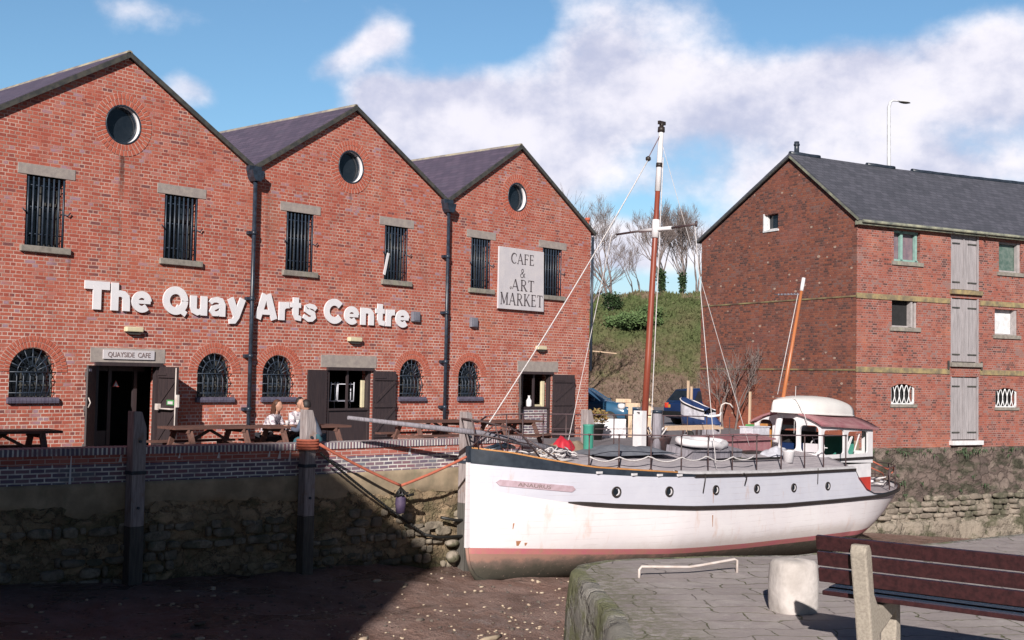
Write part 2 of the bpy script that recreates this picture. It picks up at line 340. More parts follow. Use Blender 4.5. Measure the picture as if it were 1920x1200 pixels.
def ground_paving():
    m, g, b = newmat('quay_paving'); b.inputs['Roughness'].default_value = .88; b.inputs['Specular IOR Level'].default_value = .25
    P = g.tc(); rot = nd(g.nt, 'ShaderNodeVectorRotate', rotation_type='Z_AXIS'); g.l.new(P, rot.inputs[0]); rot.inputs['Angle'].default_value = .72
    v = rot.outputs[0]
    v2 = g.vm('ADD', v, g.vm('MULTIPLY', g.vm('SUBTRACT', g.noise(P, 2.5, 3, .5, out=1), (.5, .5, .5)), (.34, .34, 0)))
    t = nd(g.nt, 'ShaderNodeTexBrick', offset=.42, squash=1.3, squash_frequency=3); g.l.new(v2, t.inputs['Vector'])
    t.inputs['Color1'].default_value = (0, 0, 0, 1); t.inputs['Color2'].default_value = (1, 1, 1, 1); t.inputs['Mortar'].default_value = (0, 0, 0, 1)
    t.inputs['Scale'].default_value = 1; t.inputs['Brick Width'].default_value = .46; t.inputs['Row Height'].default_value = .27; t.inputs['Mortar Size'].default_value = .008; t.inputs['Mortar Smooth'].default_value = .5
    col = g.mix(t.outputs[0], (.37, .32, .31), (.45, .40, .385))
    n = g.noise(P, 5, 6, .7); col = g.mix(g.step(n, .4, .7), col, (.35, .30, .30))
    fine = g.noise(P, 70, 4, .7); col = g.mix(g.m('MULTIPLY', g.step(fine, .55, .7), .35), col, (.16, .14, .14))
    lum = g.step(g.noise(P, 9, 4, .6), .58, .72); col = g.mix(g.m('MULTIPLY', lum, .5), col, (.54, .49, .48))
    moss = g.m('MULTIPLY', t.outputs[1], g.step(g.noise(P, 1.6, 4, .6), .40, .56))
    col = g.mix(g.m('MULTIPLY', g.m('MULTIPLY', t.outputs[1], g.step(g.noise(P, 1.9, 5, .7), .35, .6)), .65), col, (.13, .105, .10))
    pt_ = g.step(g.noise(P, .9, 5, .65), .5, .68); col = g.mix(g.m('MULTIPLY', pt_, .45), col, (.25, .21, .205))
    col = g.mix(g.m('MULTIPLY', moss, .8), col, (.13, .14, .055))
    ex, ey, ez = g.xyz(P)      # moss and grit gathered along the dock edge
    ed = g.m('ADD', g.m('MULTIPLY', g.m('ADD', ex, 8.4), -.74), g.m('MULTIPLY', g.m('ADD', ey, 16.4), .67))
    em = g.m('MULTIPLY', g.step(g.m('ADD', ed, g.m('MULTIPLY', g.m('SUBTRACT', g.noise(P, 2.6, 5, .7), .5), 1.3)), -.85, -.20), g.step(g.noise(P, 15, 5, .75), .38, .56))
    col = g.mix(g.m('MULTIPLY', em, .75), col, (.19, .185, .12))
    g.l.new(col, b.inputs['Base Color'])
    bump(g, b, g.m('ADD', g.m('MULTIPLY', t.outputs[1], -1.3), g.m('ADD', g.m('MULTIPLY', n, 1.), g.m('MULTIPLY', fine, .3))), .7, .02)
    return m
M_pave = ground_paving()
def rough_stone(name, pal, sc=2.2, dark=(.035, .033, .028), zstops=None, moss=None, joint=.85):
    m, g, b = newmat(name); b.inputs['Roughness'].default_value = .92; b.inputs['Specular IOR Level'].default_value = .2
    P = g.tc(); px, py, pz = g.xyz(P)
    s = g.vm('MULTIPLY', P, (1, 1, 1.7))
    s = g.vm('ADD', s, g.vm('MULTIPLY', g.noise(P, 2.6, 5, .65, out=1), (.95, .95, .95)))
    cell = g.vor(s, sc, 'F1', 'Color'); edge = g.vor(s, sc, 'DISTANCE_TO_EDGE', 'Distance')
    cx, cy, cz = g.xyz(cell)
    col = g.ramp(cx, pal)
    n = g.noise(P, 4, 8, .72)
    col = g.mix(g.step(n, .45, .75), col, tuple(c*.55 for c in pal[1][1]))
    if moss: col = g.mix(g.m('MULTIPLY', g.step(g.noise(g.vm('MULTIPLY', P, (1, 1, 2.)), 1.1, 6, .7), .47, .6), .8), col, moss)
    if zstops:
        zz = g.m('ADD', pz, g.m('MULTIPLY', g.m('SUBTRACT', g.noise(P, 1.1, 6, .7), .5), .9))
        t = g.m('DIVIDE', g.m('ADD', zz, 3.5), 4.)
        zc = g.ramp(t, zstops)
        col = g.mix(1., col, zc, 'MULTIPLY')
    ej = g.m('ADD', edge, g.m('MULTIPLY', g.m('SUBTRACT', g.noise(P, 9, 5, .7), .5), .16))
    vis = g.step(g.noise(P, 1.6, 3, .6), .36, .62)
    col = g.mix(g.m('MULTIPLY', g.m('MULTIPLY', g.step(ej, .05, -.01), vis), joint), col, dark)
    n9 = g.noise(P, 22, 5, .75); col = g.mix(g.m('MULTIPLY', g.step(n9, .5, .75), .45), col, tuple(c*.5 for c in pal[0][1]))
    lt = g.step(g.noise(P, 8, 6, .75), .60, .70); col = g.mix(g.m('MULTIPLY', lt, .5), col, tuple(min(1, c*1.35) for c in pal[2][1]))
    g.l.new(col, b.inputs['Base Color'])
    bump(g, b, g.m('ADD', g.m('MULTIPLY', g.step(edge, 0., .12), .6), g.m('ADD', n, g.m('MULTIPLY', n9, .4))), .9, .06)
    return m
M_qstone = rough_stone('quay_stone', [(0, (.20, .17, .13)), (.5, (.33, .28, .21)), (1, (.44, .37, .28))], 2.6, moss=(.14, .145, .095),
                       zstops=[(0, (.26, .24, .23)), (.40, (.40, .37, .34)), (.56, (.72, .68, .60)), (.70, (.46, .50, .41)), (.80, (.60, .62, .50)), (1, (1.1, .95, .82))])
M_sandrender = plain('sand_render', (.42, .32, .22), .9, (.24, .19, .13), 2.2, bmp=.8, stain=(.20, .19, .12), det=8)
M_qstone2 = rough_stone('rubble_stone', [(0, (.13, .10, .09)), (.5, (.18, .135, .12)), (1, (.24, .19, .165))], 1.9, moss=(.05, .055, .035), joint=.5)
M_lowstone = rough_stone('pale_foot_stone', [(0, (.27, .225, .185)), (.5, (.33, .28, .23)), (1, (.38, .325, .265))], 1.0, moss=(.07, .075, .04), dark=(.03, .03, .02), joint=.8)
M_fgedge = rough_stone('edge_stone', [(0, (.30, .28, .25)), (.5, (.36, .34, .30)), (1, (.42, .39, .36))], 1.2, moss=(.19, .20, .09), dark=(.12, .11, .08), joint=.4)
def mudmat():
    m, g, b = newmat('mud'); P = g.tc(); b.inputs['Specular IOR Level'].default_value = .4
    n = g.noise(P, 1.4, 8, .7); n2 = g.noise(P, 9, 6, .7)
    col = g.mix(g.step(n, .38, .66), (.21, .125, .10), (.28, .19, .165))
    col = g.mix(g.step(n2, .55, .72), col, (.075, .05, .04))
    pb = g.m('LESS_THAN', g.vor(P, 9, 'F1', 'Distance'), .12)
    pm = g.m('MULTIPLY', pb, g.step(g.noise(P, 1.2, 3, .5), .5, .62))
    col = g.mix(g.m('MULTIPLY', pm, .7), col, (.42, .36, .28))
    g.l.new(col, b.inputs['Base Color'])
    wet = g.step(g.noise(g.vm('MULTIPLY', P, (.6, 1.4, 1)), .9, 5, .6), .50, .60)
    col2 = g.mix(g.m('MULTIPLY', wet, .45), col, (.07, .05, .045)); g.l.new(col2, b.inputs['Base Color'])
    ro = g.m('SUBTRACT', .85, g.m('MULTIPLY', wet, .62)); g.l.new(ro, b.inputs['Roughness'])
    rn = g.noise(g.vm('MULTIPLY', P, (.5, 1.6, 1)), 1.1, 5, .65); bump(g, b, g.m('ADD', g.m('MULTIPLY', rn, 1.5), g.m('ADD', n, g.m('MULTIPLY', n2, .8))), 1., .11); return m
M_mud = mudmat()
def grassmat():
    m, g, b = newmat('rough_grass'); b.inputs['Roughness'].default_value = .95; b.inputs['Specular IOR Level'].default_value = .1
    P = g.tc(); n = g.noise(P, .35, 6, .65); n2 = g.noise(P, 3.5, 6, .75); x, y, z = g.xyz(P)
    hgt = g.m('ADD', g.m('MULTIPLY', z, .09), g.m('ADD', g.m('MULTIPLY', g.m('SUBTRACT', n, .5), 1.3), .12))
    col = g.ramp(hgt, [(0, (.27, .19, .155)), (.30, (.25, .175, .135)), (.48, (.17, .165, .085)), (.68, (.125, .15, .065)), (.85, (.13, .165, .068)), (1, (.28, .21, .15))])
    col = g.mix(g.step(n2, .5, .7), col, (.12, .125, .06)); col = g.mix(g.step(g.noise(P, 6, 4, .7), .6, .72), col, (.34, .29, .19))
    g.l.new(col, b.inputs['Base Color']); bump(g, b, n2, 1., .3); return m
M_grass = grassmat()
M_tarmac = plain('tarmac', (.20, .18, .20), .9, (.15, .14, .155), 3, det=6)
M_water = plain('water', (.06, .05, .045), .06, (.05, .042, .04), 2, bmp=.05)
M_lead_y = plain('lichen_verge', (.30, .30, .22), .9, (.10, .11, .10), 3, det=7)
M_strip = plain('string_course', (.36, .27, .13), .9, (.16, .13, .09), 4, stain=(.42, .38, .16), det=6, bmp=.4)
M_gstring = plain('gable_string_brick', (.10, .05, .045), .9, (.30, .25, .12), 1.5, det=6)
M_wgrey = wood('grey_door_boards', (.38, .35, .365), (.25, .23, .24), ax=(12, 12, .6))
M_greenframe = plain('green_window_frame', (.26, .42, .38), .6, (.2, .33, .3), 7)
M_greyframe = plain('grey_window_frame', (.42, .38, .38), .7, (.32, .29, .29), 7)
M_boardw = plain('white_board', (.78, .78, .80), .6)
M_greenglass = plain('dirty_green_glass', (.07, .12, .10), .2, (.16, .2, .18), 5)
M_pinkglass = plain('dirty_pink_glass', (.24, .17, .19), .25, (.16, .12, .15), 4)

# ------------------------------------------------------------------ mesh building
FR = {}
class MB:
    def __init__(s): s.v = []; s.f = []; s.sm = []; s.uv = None
    def add(s, vs, fs, sm=False):
        n = len(s.v); s.v += [tuple(v) for v in vs]
        for f in fs: s.f.append(tuple(i+n for i in f)); s.sm.append(sm)
        return s
    def box(s, x0, x1, y0, y1, z0, z1):
        if x0 > x1: x0, x1 = x1, x0
        if y0 > y1: y0, y1 = y1, y0
        if z0 > z1: z0, z1 = z1, z0
        return s.add([(x0, y0, z0), (x1, y0, z0), (x1, y1, z0), (x0, y1, z0), (x0, y0, z1), (x1, y0, z1), (x1, y1, z1), (x0, y1, z1)],
                     [(0, 3, 2, 1), (4, 5, 6, 7), (0, 1, 5, 4), (1, 2, 6, 5), (2, 3, 7, 6), (3, 0, 4, 7)])
    def bar(s, p, q, w, h, upv=(0, 0, 1)):
        p = Vector(p); q = Vector(q); d = (q-p).normalized(); u = Vector(upv)
        if abs(d.dot(u)) > .95: u = Vector((0, 1, 0))
        a = d.cross(u).normalized()*w/2; b = a.cross(d).normalized()*h/2
        vs = [p-a-b, p+a-b, p+a+b, p-a+b, q-a-b, q+a-b, q+a+b, q-a+b]
        return s.add(vs, [(0, 1, 2, 3), (7, 6, 5, 4), (0, 4, 5, 1), (1, 5, 6, 2), (2, 6, 7, 3), (3, 7, 4, 0)])
    def tube(s, pts, r, n=8, caps=True, sm=True, closed=False):
        pts = [Vector(p) for p in pts]; m = len(pts); rr = r if isinstance(r, (list, tuple)) else [r]*m
        rings = []; prev = None
        for i, p in enumerate(pts):
            if closed: d = pts[(i+1) % m]-pts[i-1]
            else: d = pts[min(i+1, m-1)]-pts[max(i-1, 0)]
            if d.length < 1e-9: d = Vector((0, 0, 1))
            d.normalize()
            if prev is None:
                a = d.orthogonal().normalized()
            else:
                a = prev-d*prev.dot(d)
                a = a.normalized() if a.length > 1e-6 else d.orthogonal().normalized()
            prev = a; b = d.cross(a)
            rings.append([p+(a*math.cos(2*PI*k/n)+b*math.sin(2*PI*k/n))*rr[i] for k in range(n)])
        vs = [v for rg in rings for v in rg]; fs = []
        for i in range(m if closed else m-1):
            j = (i+1) % m
            for k in range(n): fs.append((i*n+k, i*n+(k+1) % n, j*n+(k+1) % n, j*n+k))
        s.add(vs, fs, sm)
        if caps and not closed: s.add(rings[0], [tuple(range(n))[::-1]]); s.add(rings[-1], [tuple(range(n))])
        return s
    def lathe(s, prof, c=(0, 0, 0), n=20, sm=True, M=None):
        vs = []; fs = []
        for (r, z) in prof:
            for k in range(n):
                v = Vector((r*math.cos(2*PI*k/n), r*math.sin(2*PI*k/n), z))
                if M: v = M @ v
                vs.append(v+Vector(c))
        for i in range(len(prof)-1):
            for k in range(n): fs.append((i*n+k, i*n+(k+1) % n, (i+1)*n+(k+1) % n, (i+1)*n+k))
        s.add(vs, fs, sm); s.add(vs[:n], [tuple(range(n))[::-1]]); s.add(vs[-n:], [tuple(range(n))]); return s
    def grid(s, rows, sm=True, flip=False):
        n = len(rows[0]); vs = [v for r_ in rows for v in r_]; fs = []
        for i in range(len(rows)-1):
            for k in range(n-1):
                f = (i*n+k, i*n+k+1, (i+1)*n+k+1, (i+1)*n+k); fs.append(f[::-1] if flip else f)
        return s.add(vs, fs, sm)
    def prism(s, poly, mp, d0, d1):
        """poly: 2D points, mp(u,v,d)->3D, extruded between depths d0 and d1"""
        n = len(poly); t = tessellate_polygon([[Vector((p[0], p[1], 0)) for p in poly]])
        A = [mp(u, v, d0) for u, v in poly]; B = [mp(u, v, d1) for u, v in poly]
        s.add(A, [tuple(q) for q in t]); s.add(B, [tuple(q)[::-1] for q in t])
        s.add(A+B, [(i, i+n, (i+1) % n+n, (i+1) % n) for i in range(n)]); return s
    def holed(s, outer, holes, mp, d0, d1, reveal=None, back=True):
        """wall of thickness d0..d1 with holes cut right through"""
        loops = [outer]+holes
        L = [[Vector((p[0], p[1], 0)) for p in l] for l in loops]
        t = tessellate_polygon(L); flat = [p for l in loops for p in l]
        A = [mp(u, v, d0) for u, v in flat]; B = [mp(u, v, d1) for u, v in flat]
        s.add(A, [tuple(q) for q in t])
        if back: s.add(B, [tuple(q)[::-1] for q in t])
        k = 0
        for l in loops:
            n = len(l); s.add(A[k:k+n]+B[k:k+n], [(i, i+n, (i+1) % n+n, (i+1) % n) for i in range(n)]); k += n
        return s
    def build(s, name, mat, parent=None, bevel=0, fixn=True, uvf=None):
        vs = s.v
        if parent is not None and parent.name in FR and not getattr(s, 'local', False):
            inv = FR[parent.name].inverted(); vs = [inv @ Vector(v) for v in vs]
        me = bpy.data.meshes.new(name); me.from_pydata([tuple(v) for v in vs], [], s.f)
        me.polygons.foreach_set('use_smooth', s.sm)
        if uvf:
            uv = me.uv_layers.new(name='UVMap'); 
            for lp in me.loops: uv.data[lp.index].uv = uvf(Vector(s.v[lp.vertex_index]))
        if fixn:
            bm = bmesh.new(); bm.from_mesh(me); bmesh.ops.remove_doubles(bm, verts=bm.verts, dist=1e-5)
            bmesh.ops.recalc_face_normals(bm, faces=bm.faces); bm.to_mesh(me); bm.free()
        me.update()
        o = bpy.data.objects.new(name, me); COL.objects.link(o)
        for mm in (mat if isinstance(mat, list) else [mat]): me.materials.append(mm)
        if parent is not None:
            o.parent = parent; FR[o.name] = FR[parent.name] if parent.name in FR else Matrix.Identity(4)
        else: FR[o.name] = Matrix.Identity(4)
        if bevel:
            b = o.modifiers.new('bevel', 'BEVEL'); b.width = bevel; b.segments = 2; b.limit_method = 'ANGLE'
        return o
class LB(MB):
    """mesh authored in its thing's own frame"""
    local = True
def tag(o, label, cat, group=None, kind=None):
    if label: o['label'] = label
    if cat: o['category'] = cat
    if group: o['group'] = group
    if kind: o['kind'] = kind
    return o
def struct(o): o['kind'] = 'structure'; return o
def thing(name, label, cat, loc=(0, 0, 0), rz=0, group=None):
    o = bpy.data.objects.new(name, None); COL.objects.link(o); o.location = loc; o.rotation_euler = (0, 0, rz)
    o.empty_display_size = .2
    FR[o.name] = Matrix.Translation(Vector(loc)) @ Matrix.Rotation(rz, 4, 'Z')
    return tag(o, label, cat, group)
def origin(o, loc):
    """give a single-mesh thing its own origin at its base"""
    loc = Vector(loc); o.data.transform(Matrix.Translation(-loc)); o.location = loc; return o
def copy_tree(o, parent=None):
    c = o.copy(); COL.objects.link(c); c.parent = parent
    for ch in list(o.children): copy_tree(ch, c)
    return c
def XZ(u, v, d): return (u, d, v)
def interp(tab, s):
    if s <= tab[0][0]: return tab[0][1]
    for (a, b), (c, d) in zip(tab, tab[1:]):
        if s <= c:
            return b+(d-b)*(s-a)/(c-a)
    return tab[-1][1]
def rect(x0, x1, z0, z1): return [(x0, z0), (x1, z0), (x1, z1), (x0, z1)]
def archpts(cx, hw, z0, zs, n=14):
    """arched opening: sill z0, springing zs, half width hw"""
    return [(cx-hw, z0), (cx+hw, z0)]+[(cx+hw*math.cos(PI*k/n), zs+hw*math.sin(PI*k/n)) for k in range(n+1)]
def circ(cx, cz, r, n=28): return [(cx+r*math.cos(2*PI*k/n), cz+r*math.sin(2*PI*k/n)) for k in range(n)]

# ================================================================== setting
def mudz(x, y):
    z = -1.95-.05*max(x, -12)-.12*max(0, -5.2-y)
    return max(z, -3.6)
fh = Vector((math.sin(YAW), math.cos(YAW), 0)); rh = Vector((math.cos(YAW), -math.sin(YAW), 0))
def cp(D, lat, z=0): p = CL+fh*D+rh*lat; return Vector((p.x, p.y, z))
QL = [(-40, 2.7), (-7.3, -4.0), (-2.4, -5.0), (1.6, -5.3), (20.36, -5.06)]
BC = Vector((20.357, -5.048, 0)); BA = -.364
fr = Vector((math.cos(BA), math.sin(BA), 0)); gb = Vector((-fr.y, fr.x, 0))

def mudn(X, Y):
    r_ = .10*noise.noise(Vector((X*.35, Y*.35, 0)))+.05*noise.noise(Vector((X*1.1, Y*1.1, 5)))
    q = abs(noise.noise(Vector((X*.45+Y*.25, Y*.55, 11))))      # shallow runnels
    r_ += -.05*max(0, 1-q/.07)+.022*noise.noise(Vector((X*3.1, Y*3.1, 7)))+.012*noise.noise(Vector((X*8, Y*8, 3)))
    return r_
xs_ = [-45+1.5*i for i in range(20)]+[-15+.14*i for i in range(172)]+[9.1+1.2*i for i in range(48)]
ys_ = [-45+1.5*i for i in range(19)]+[-16.5+.14*i for i in range(84)]+[-4.7+1.2*i for i in range(5)]
b = MB(); rows = [[(X, Y, mudz(X, Y)+mudn(X, Y)) for Y in ys_] for X in xs_]
b.grid(rows, flip=True)
struct(b.build('mud', M_mud))

def loopprism(name, pts, z0, z1, mat):
    b = MB(); b.prism(pts, lambda u, v, d: (u, v, d), z1, z0); return b.build(name, mat)
yard = [(-40, 3.0), (-7.3, -3.7), (-2.4, -4.7), (1.6, -5.0), (20.6, -4.7), (20.6+fr.x*45, -4.7+fr.y*45), (400, -60), (400, 400), (-300, 400), (-300, 3)]
struct(loopprism('yard', yard, -4.5, 0, M_tarmac))
# road at the foot of the bank
b = MB(); b.add([cp(58, -60, .012), cp(74.5, -60, .012), cp(74.5, 80, .012), cp(58, 80, .012)], [(0, 3, 2, 1)])
struct(b.build('road', M_tarmac))
# grassy bank and the land behind
def hillz(D, lat):
    t = min(max((D-74)/14., 0), 1); t = t*t*(3-2*t)*.35+t*.65
    h = (7.35+.045*lat)*t
    if D > 88: h += (D-88)*.012
    n = noise.noise(Vector((D*.22, lat*.22, 1)))*.45+noise.noise(Vector((D*.7, lat*.7, 4)))*.18
    return h+n*min(1, t*4)-.05*(D < 74.6)
b = MB(); rows = []
Ds = [73+.5*i for i in range(40)]+[93+8*i for i in range(8)]+[180, 260, 380]
for D_ in Ds: rows.append([tuple(cp(D_, la, hillz(D_, la))) for la in [-60+.8*k for k in range(176)]])
b.grid(rows, flip=True)
struct(b.build('grassy_bank', M_grass))
# tufts of rough grass on the bank
b = MB()
for i in range(9000):
    D_ = random.uniform(74.5, 90); la = random.uniform(0, 16)
    p = cp(D_, la, hillz(D_, la)); h = random.uniform(.08, .3)*(1.5 if D_ > 87.5 else 1)
    a = random.uniform(0, PI); dx = Vector((math.cos(a), math.sin(a), 0))*random.uniform(.08, .2)
    tip = p+Vector((random.uniform(-.12, .12), random.uniform(-.12, .12), h))
    b.add([p-dx, p+dx, tip], [(0, 1, 2)])
tag(b.build('grass_tufts', M_grass, fixn=False), 'rough green and brown grass tufts on the bank behind the yard', 'grass', kind='stuff')

# foreground quay
fq = [(-7.98, -15.98), (-7.72, -15.68), (-7.38, -15.50), (-7.0, -15.47), (-6.0, -16.44+.45), (-5.27, -16.55), (-3.48, -17.1), (-1.56, -17.55), (8, -19.8), (30, -25), (60, -70), (-60, -70), (-26, -31.5), (-9.76, -17.71), (-8.97, -17.01)]
ctr = Vector((-4, -24))
b = MB()
inner = []
for p in fq:
    d = (ctr-Vector(p)).normalized()*(.16 if p[1] > -19 else .3); inner.append((p[0]+d.x, p[1]+d.y))
# paving deck inside a stone edging
b.prism(inner, lambda u, v, d: (u, v, d), .052, -.3)
struct(b.build('quay_paving', M_pave))
b = MB()
n = len(fq)
def ringat(k, z_, bul=0):
    out = []
    for i, p in enumerate(fq):
        d = (Vector(p)-ctr).normalized(); q = Vector(inner[i]).lerp(Vector(p), k)
        out.append((q.x+d.x*bul, q.y+d.y*bul, z_))
    return out
rs = [ringat(0, .050), ringat(.5, .056), ringat(.85, .045), ringat(1, -.01), ringat(1, -.25, .03), ringat(1, -.8, .05), ringat(1, -2.0, .08), ringat(1, -4.2, .12)]
rs = [r_+[r_[0]] for r_ in rs]
# subdivide along the edge and rough it up
def dens_ring(r_):
    out = []
    for a, c in zip(r_, r_[1:]):
        L_ = (Vector(a)-Vector(c)).length; k = max(1, min(60, int(L_/.12))) if L_ < 12 else 2
        for i in range(k): out.append(Vector(a).lerp(Vector(c), i/k))
    out.append(Vector(r_[-1])); return out
base = None; kk = []
for a, c in zip(rs[3], rs[3][1:]):
    L_ = (Vector(a)-Vector(c)).length; kk.append(max(1, min(60, int(L_/.12))) if L_ < 14 else 2)
R2 = []
for r_ in rs:
    out = []
    for (a, c), k in zip(zip(r_, r_[1:]), kk):
        for i in range(k): out.append(Vector(a).lerp(Vector(c), i/k))
    out.append(Vector(r_[-1]))
    for v in out:
        m_ = noise.noise(v*1.7)*.035+noise.noise(v*5)*.015
        if v.z < .03: d = Vector((v.x-ctr.x, v.y-ctr.y, 0)).normalized(); v += d*m_
        else: v.z += m_*.25
    R2.append(out)
b.grid(R2)
struct(b.build('quay_edge', M_fgedge))

# water left in the far channel
b = MB(); b.add([(21, -9.2, -3.16), (34, -13.5, -3.16), (60, -25, -3.16), (60, -60, -3.16), (30, -24, -3.16), (19, -15, -3.16)], [(0, 1, 2, 3, 4, 5)])
struct(b.build('water', M_water))

# ================================================================== warehouse behind the camera (throws the shadow in the dock)
hz_ = Vector((SUN.x, SUN.y, 0)).normalized(); lf = Vector((-hz_.y, hz_.x, 0))
def backp(P, back=11):
    P = Vector(P); t = ((P-CL).dot(hz_)+back)/math.hypot(SUN.x, SUN.y); Q = P-SUN*t; return (Q-CL).dot(lf), Q.z
e1 = backp((1.143, -5.25, -1.93)); e2 = backp((-1.86, -5.25, .14)); e3 = backp((-2.5, -5.1, .56))
sb = thing('brick_warehouse', 'tall brick warehouse standing behind the viewer on the near side of the dock', 'building', tuple(CL-hz_*11+lf*e1[0]-Vector((0, 0, CL.z))), 0)
def BK(u, v, d): p = CL-hz_*(11+d)+lf*u; return (p.x, p.y, v)
b = MB()
sl_ = (e2[1]-e1[1])/(e2[0]-e1[0]); topz = e2[1]+.12
poly = [(e1[0], -3), (e1[0], e1[1]), (e2[0]+(topz-e2[1])/sl_, topz), (e1[0]+46, topz), (e1[0]+46, -3)]
b.prism(poly, BK, 0, 14); b.build('wall', M_brick2, sb)
b = MB(); b.prism([(e1[0]+5, topz-.02), (e1[0]+45, topz-.02), (e1[0]+42, topz+.05), (e1[0]+8, topz+.05)], BK, 4, 12); b.build('roof', M_slate, sb, uvf=lambda p: (p.x, p.y))

hb_ = thing('left_sky_blocker', 'long low brick building added out of view on the left to keep sky light off the dock', 'building', (-33, -14, 0))  # added unseen block, shuts sky light out of the shaded dock
b = MB(); b.prism([(-24, -3), (2.0, -3), (2.0, 8.2), (-24, 8.2)], lambda u, v, d: (d, u, v), -36, -28.5); b.build('wall', M_brick2, hb_)
b = MB(); b.prism([(-36.3, 8.21), (-28.2, 8.21), (-32.2, 10.6)], XZ, -24.2, 2.2); b.build('roof', M_slate2, hb_, uvf=lambda p: (p.y, p.x))

# ================================================================== arts building
AB = thing('brick_building', 'red brick quayside building with three gables in view, round gable windows and black doors', 'building', (3.1, 0, 0))
APX = [-9.45, -3.14, 3.1, 9.33]; VAL = [-12.7, -6.4, .08, 6.36, 12.7]
UW = [(-4.83, .41), (-1.745, .42), (1.5, .41), (4.61, .41), (7.79, .40), (10.88, .45)]
AW = [(-4.97, .475), (-.77, .45), (.98, .45), (5.26, .43), (7.43, .44)]
DR = [(-3.63, -2.15, -3.77, -2.04), (2.45, 3.86, 2.23, 4.02), (9.6, 10.92, 9.4, 11.22)]
RW = [(-3.2, 6.88), (3.03, 6.88), (9.26, 6.90)]
outer = [(-12.7, -.2), (-12.7, 6.4), (-9.45, 8.3), (-6.4, 6.4), (-3.14, 8.3), (.08, 6.42), (3.1, 8.3), (6.36, 6.42), (9.33, 8.3), (12.7, 6.24), (12.7, -.2)]
holes = [rect(c-h_, c+h_, 4.18, 5.57) for c, h_ in UW]+[archpts(c, h_, 1.21, 2.18-h_) for c, h_ in AW]+[circ(c, z_, .405) for c, z_ in RW]+[rect(a, c, -.1, 1.92) for a, c, _, _ in DR]
b = MB(); b.holed(outer, holes, XZ, 0, .34)
b.box(-12.7, -12.36, .34, 18, -.2, 6.38); b.box(12.36, 12.698, .34, 18, -.2, 6.2)
b.prism(outer, XZ, 18, 18.3)
b.build('wall', M_brick, AB)
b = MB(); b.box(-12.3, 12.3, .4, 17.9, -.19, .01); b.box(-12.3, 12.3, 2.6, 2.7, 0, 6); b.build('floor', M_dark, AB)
for i, ax in enumerate(APX):
    x0, x1 = VAL[i], VAL[i+1]; z0 = 6.44; z1 = 6.44 if i < 3 else 6.26
    a0, a1 = x0+.04, x1-(.04 if i < 3 else -.14)
    if i == 3: z1 -= .1
    t = .09
    b = MB()
    pl = [(a0, z0), (ax, 8.33), (a1, z1), (a1, z1+t), (ax, 8.33+t*1.15), (a0, z0+t)]
    b.prism(pl, XZ, -.06, 18.35)
    # ridge tiles
    b2 = MB()
    b2.tube([(ax, -.06, 8.385), (ax, 18.3, 8.385)], .075, 10)
    ro = b.build('roof', M_slate, AB, uvf=lambda p, ax=ax: (p.y, abs(p.x-ax)*1.17))
    b2.build('ridge_tiles', M_lead_y0, ro)
    b = MB()
    b.bar((a0, -.075, z0+.02), (ax, -.075, 8.36), .10, .05, (0, 1, 0)); b.bar((ax, -.076, 8.36), (a1, -.076, z1+.02), .10, .05, (0, 1, 0))
    b.build('verge', M_lead, AB)
for vx in (-6.4, .08, 6.36):
    b = MB(); b.box(vx-.17, vx+.17, -.13, 18, 6.36, 6.47); b.build('valley_gutter', M_iron, AB)
for vx in (.08, 6.36):
    b = MB(); b.tube([(vx, -.13, .02), (vx, -.13, 6.2)], .047, 10)
    for zc in (.9, 2.1, 3.4, 4.9): b.tube([(vx, -.13, zc), (vx, -.13, zc+.09)], .064, 10); b.box(vx-.12, vx+.12, -.1, -.003, zc+.01, zc+.08)
    dp = b.build('downpipe', M_iron, AB)
    b = MB(); b.prism([(vx-.17, 6.36), (vx+.17, 6.36), (vx+.13, 6.2), (vx+.07, 6.12), (vx-.07, 6.12), (vx-.13, 6.2)], XZ, -.25, -.012); b.build('hopper', M_iron, dp)
b = MB(); b.tube([(12.78, -.02, 2.0), (12.78, -.02, 6.1)], .04, 8); b.build('downpipe', M_iron, AB)
b = MB(); b.tube([(12.84, .25, 5.7), (12.84, .25, 6.62)], .06, 10); b.tube([(12.84, .25, 6.62), (12.84, .25, 6.72)], .085, 10); b.build('flue_pipe', M_redpaint if 0 else M_vous, AB)
b = MB(); b.bar((12.7, .1, 2.62), (13.7, -.3, 2.55), .03, .03); b.bar((13.1, -.2, 2.6), (13.15, .1, 2.6), .02, .02); b.build('wall_bracket', M_pale_timber, AB)

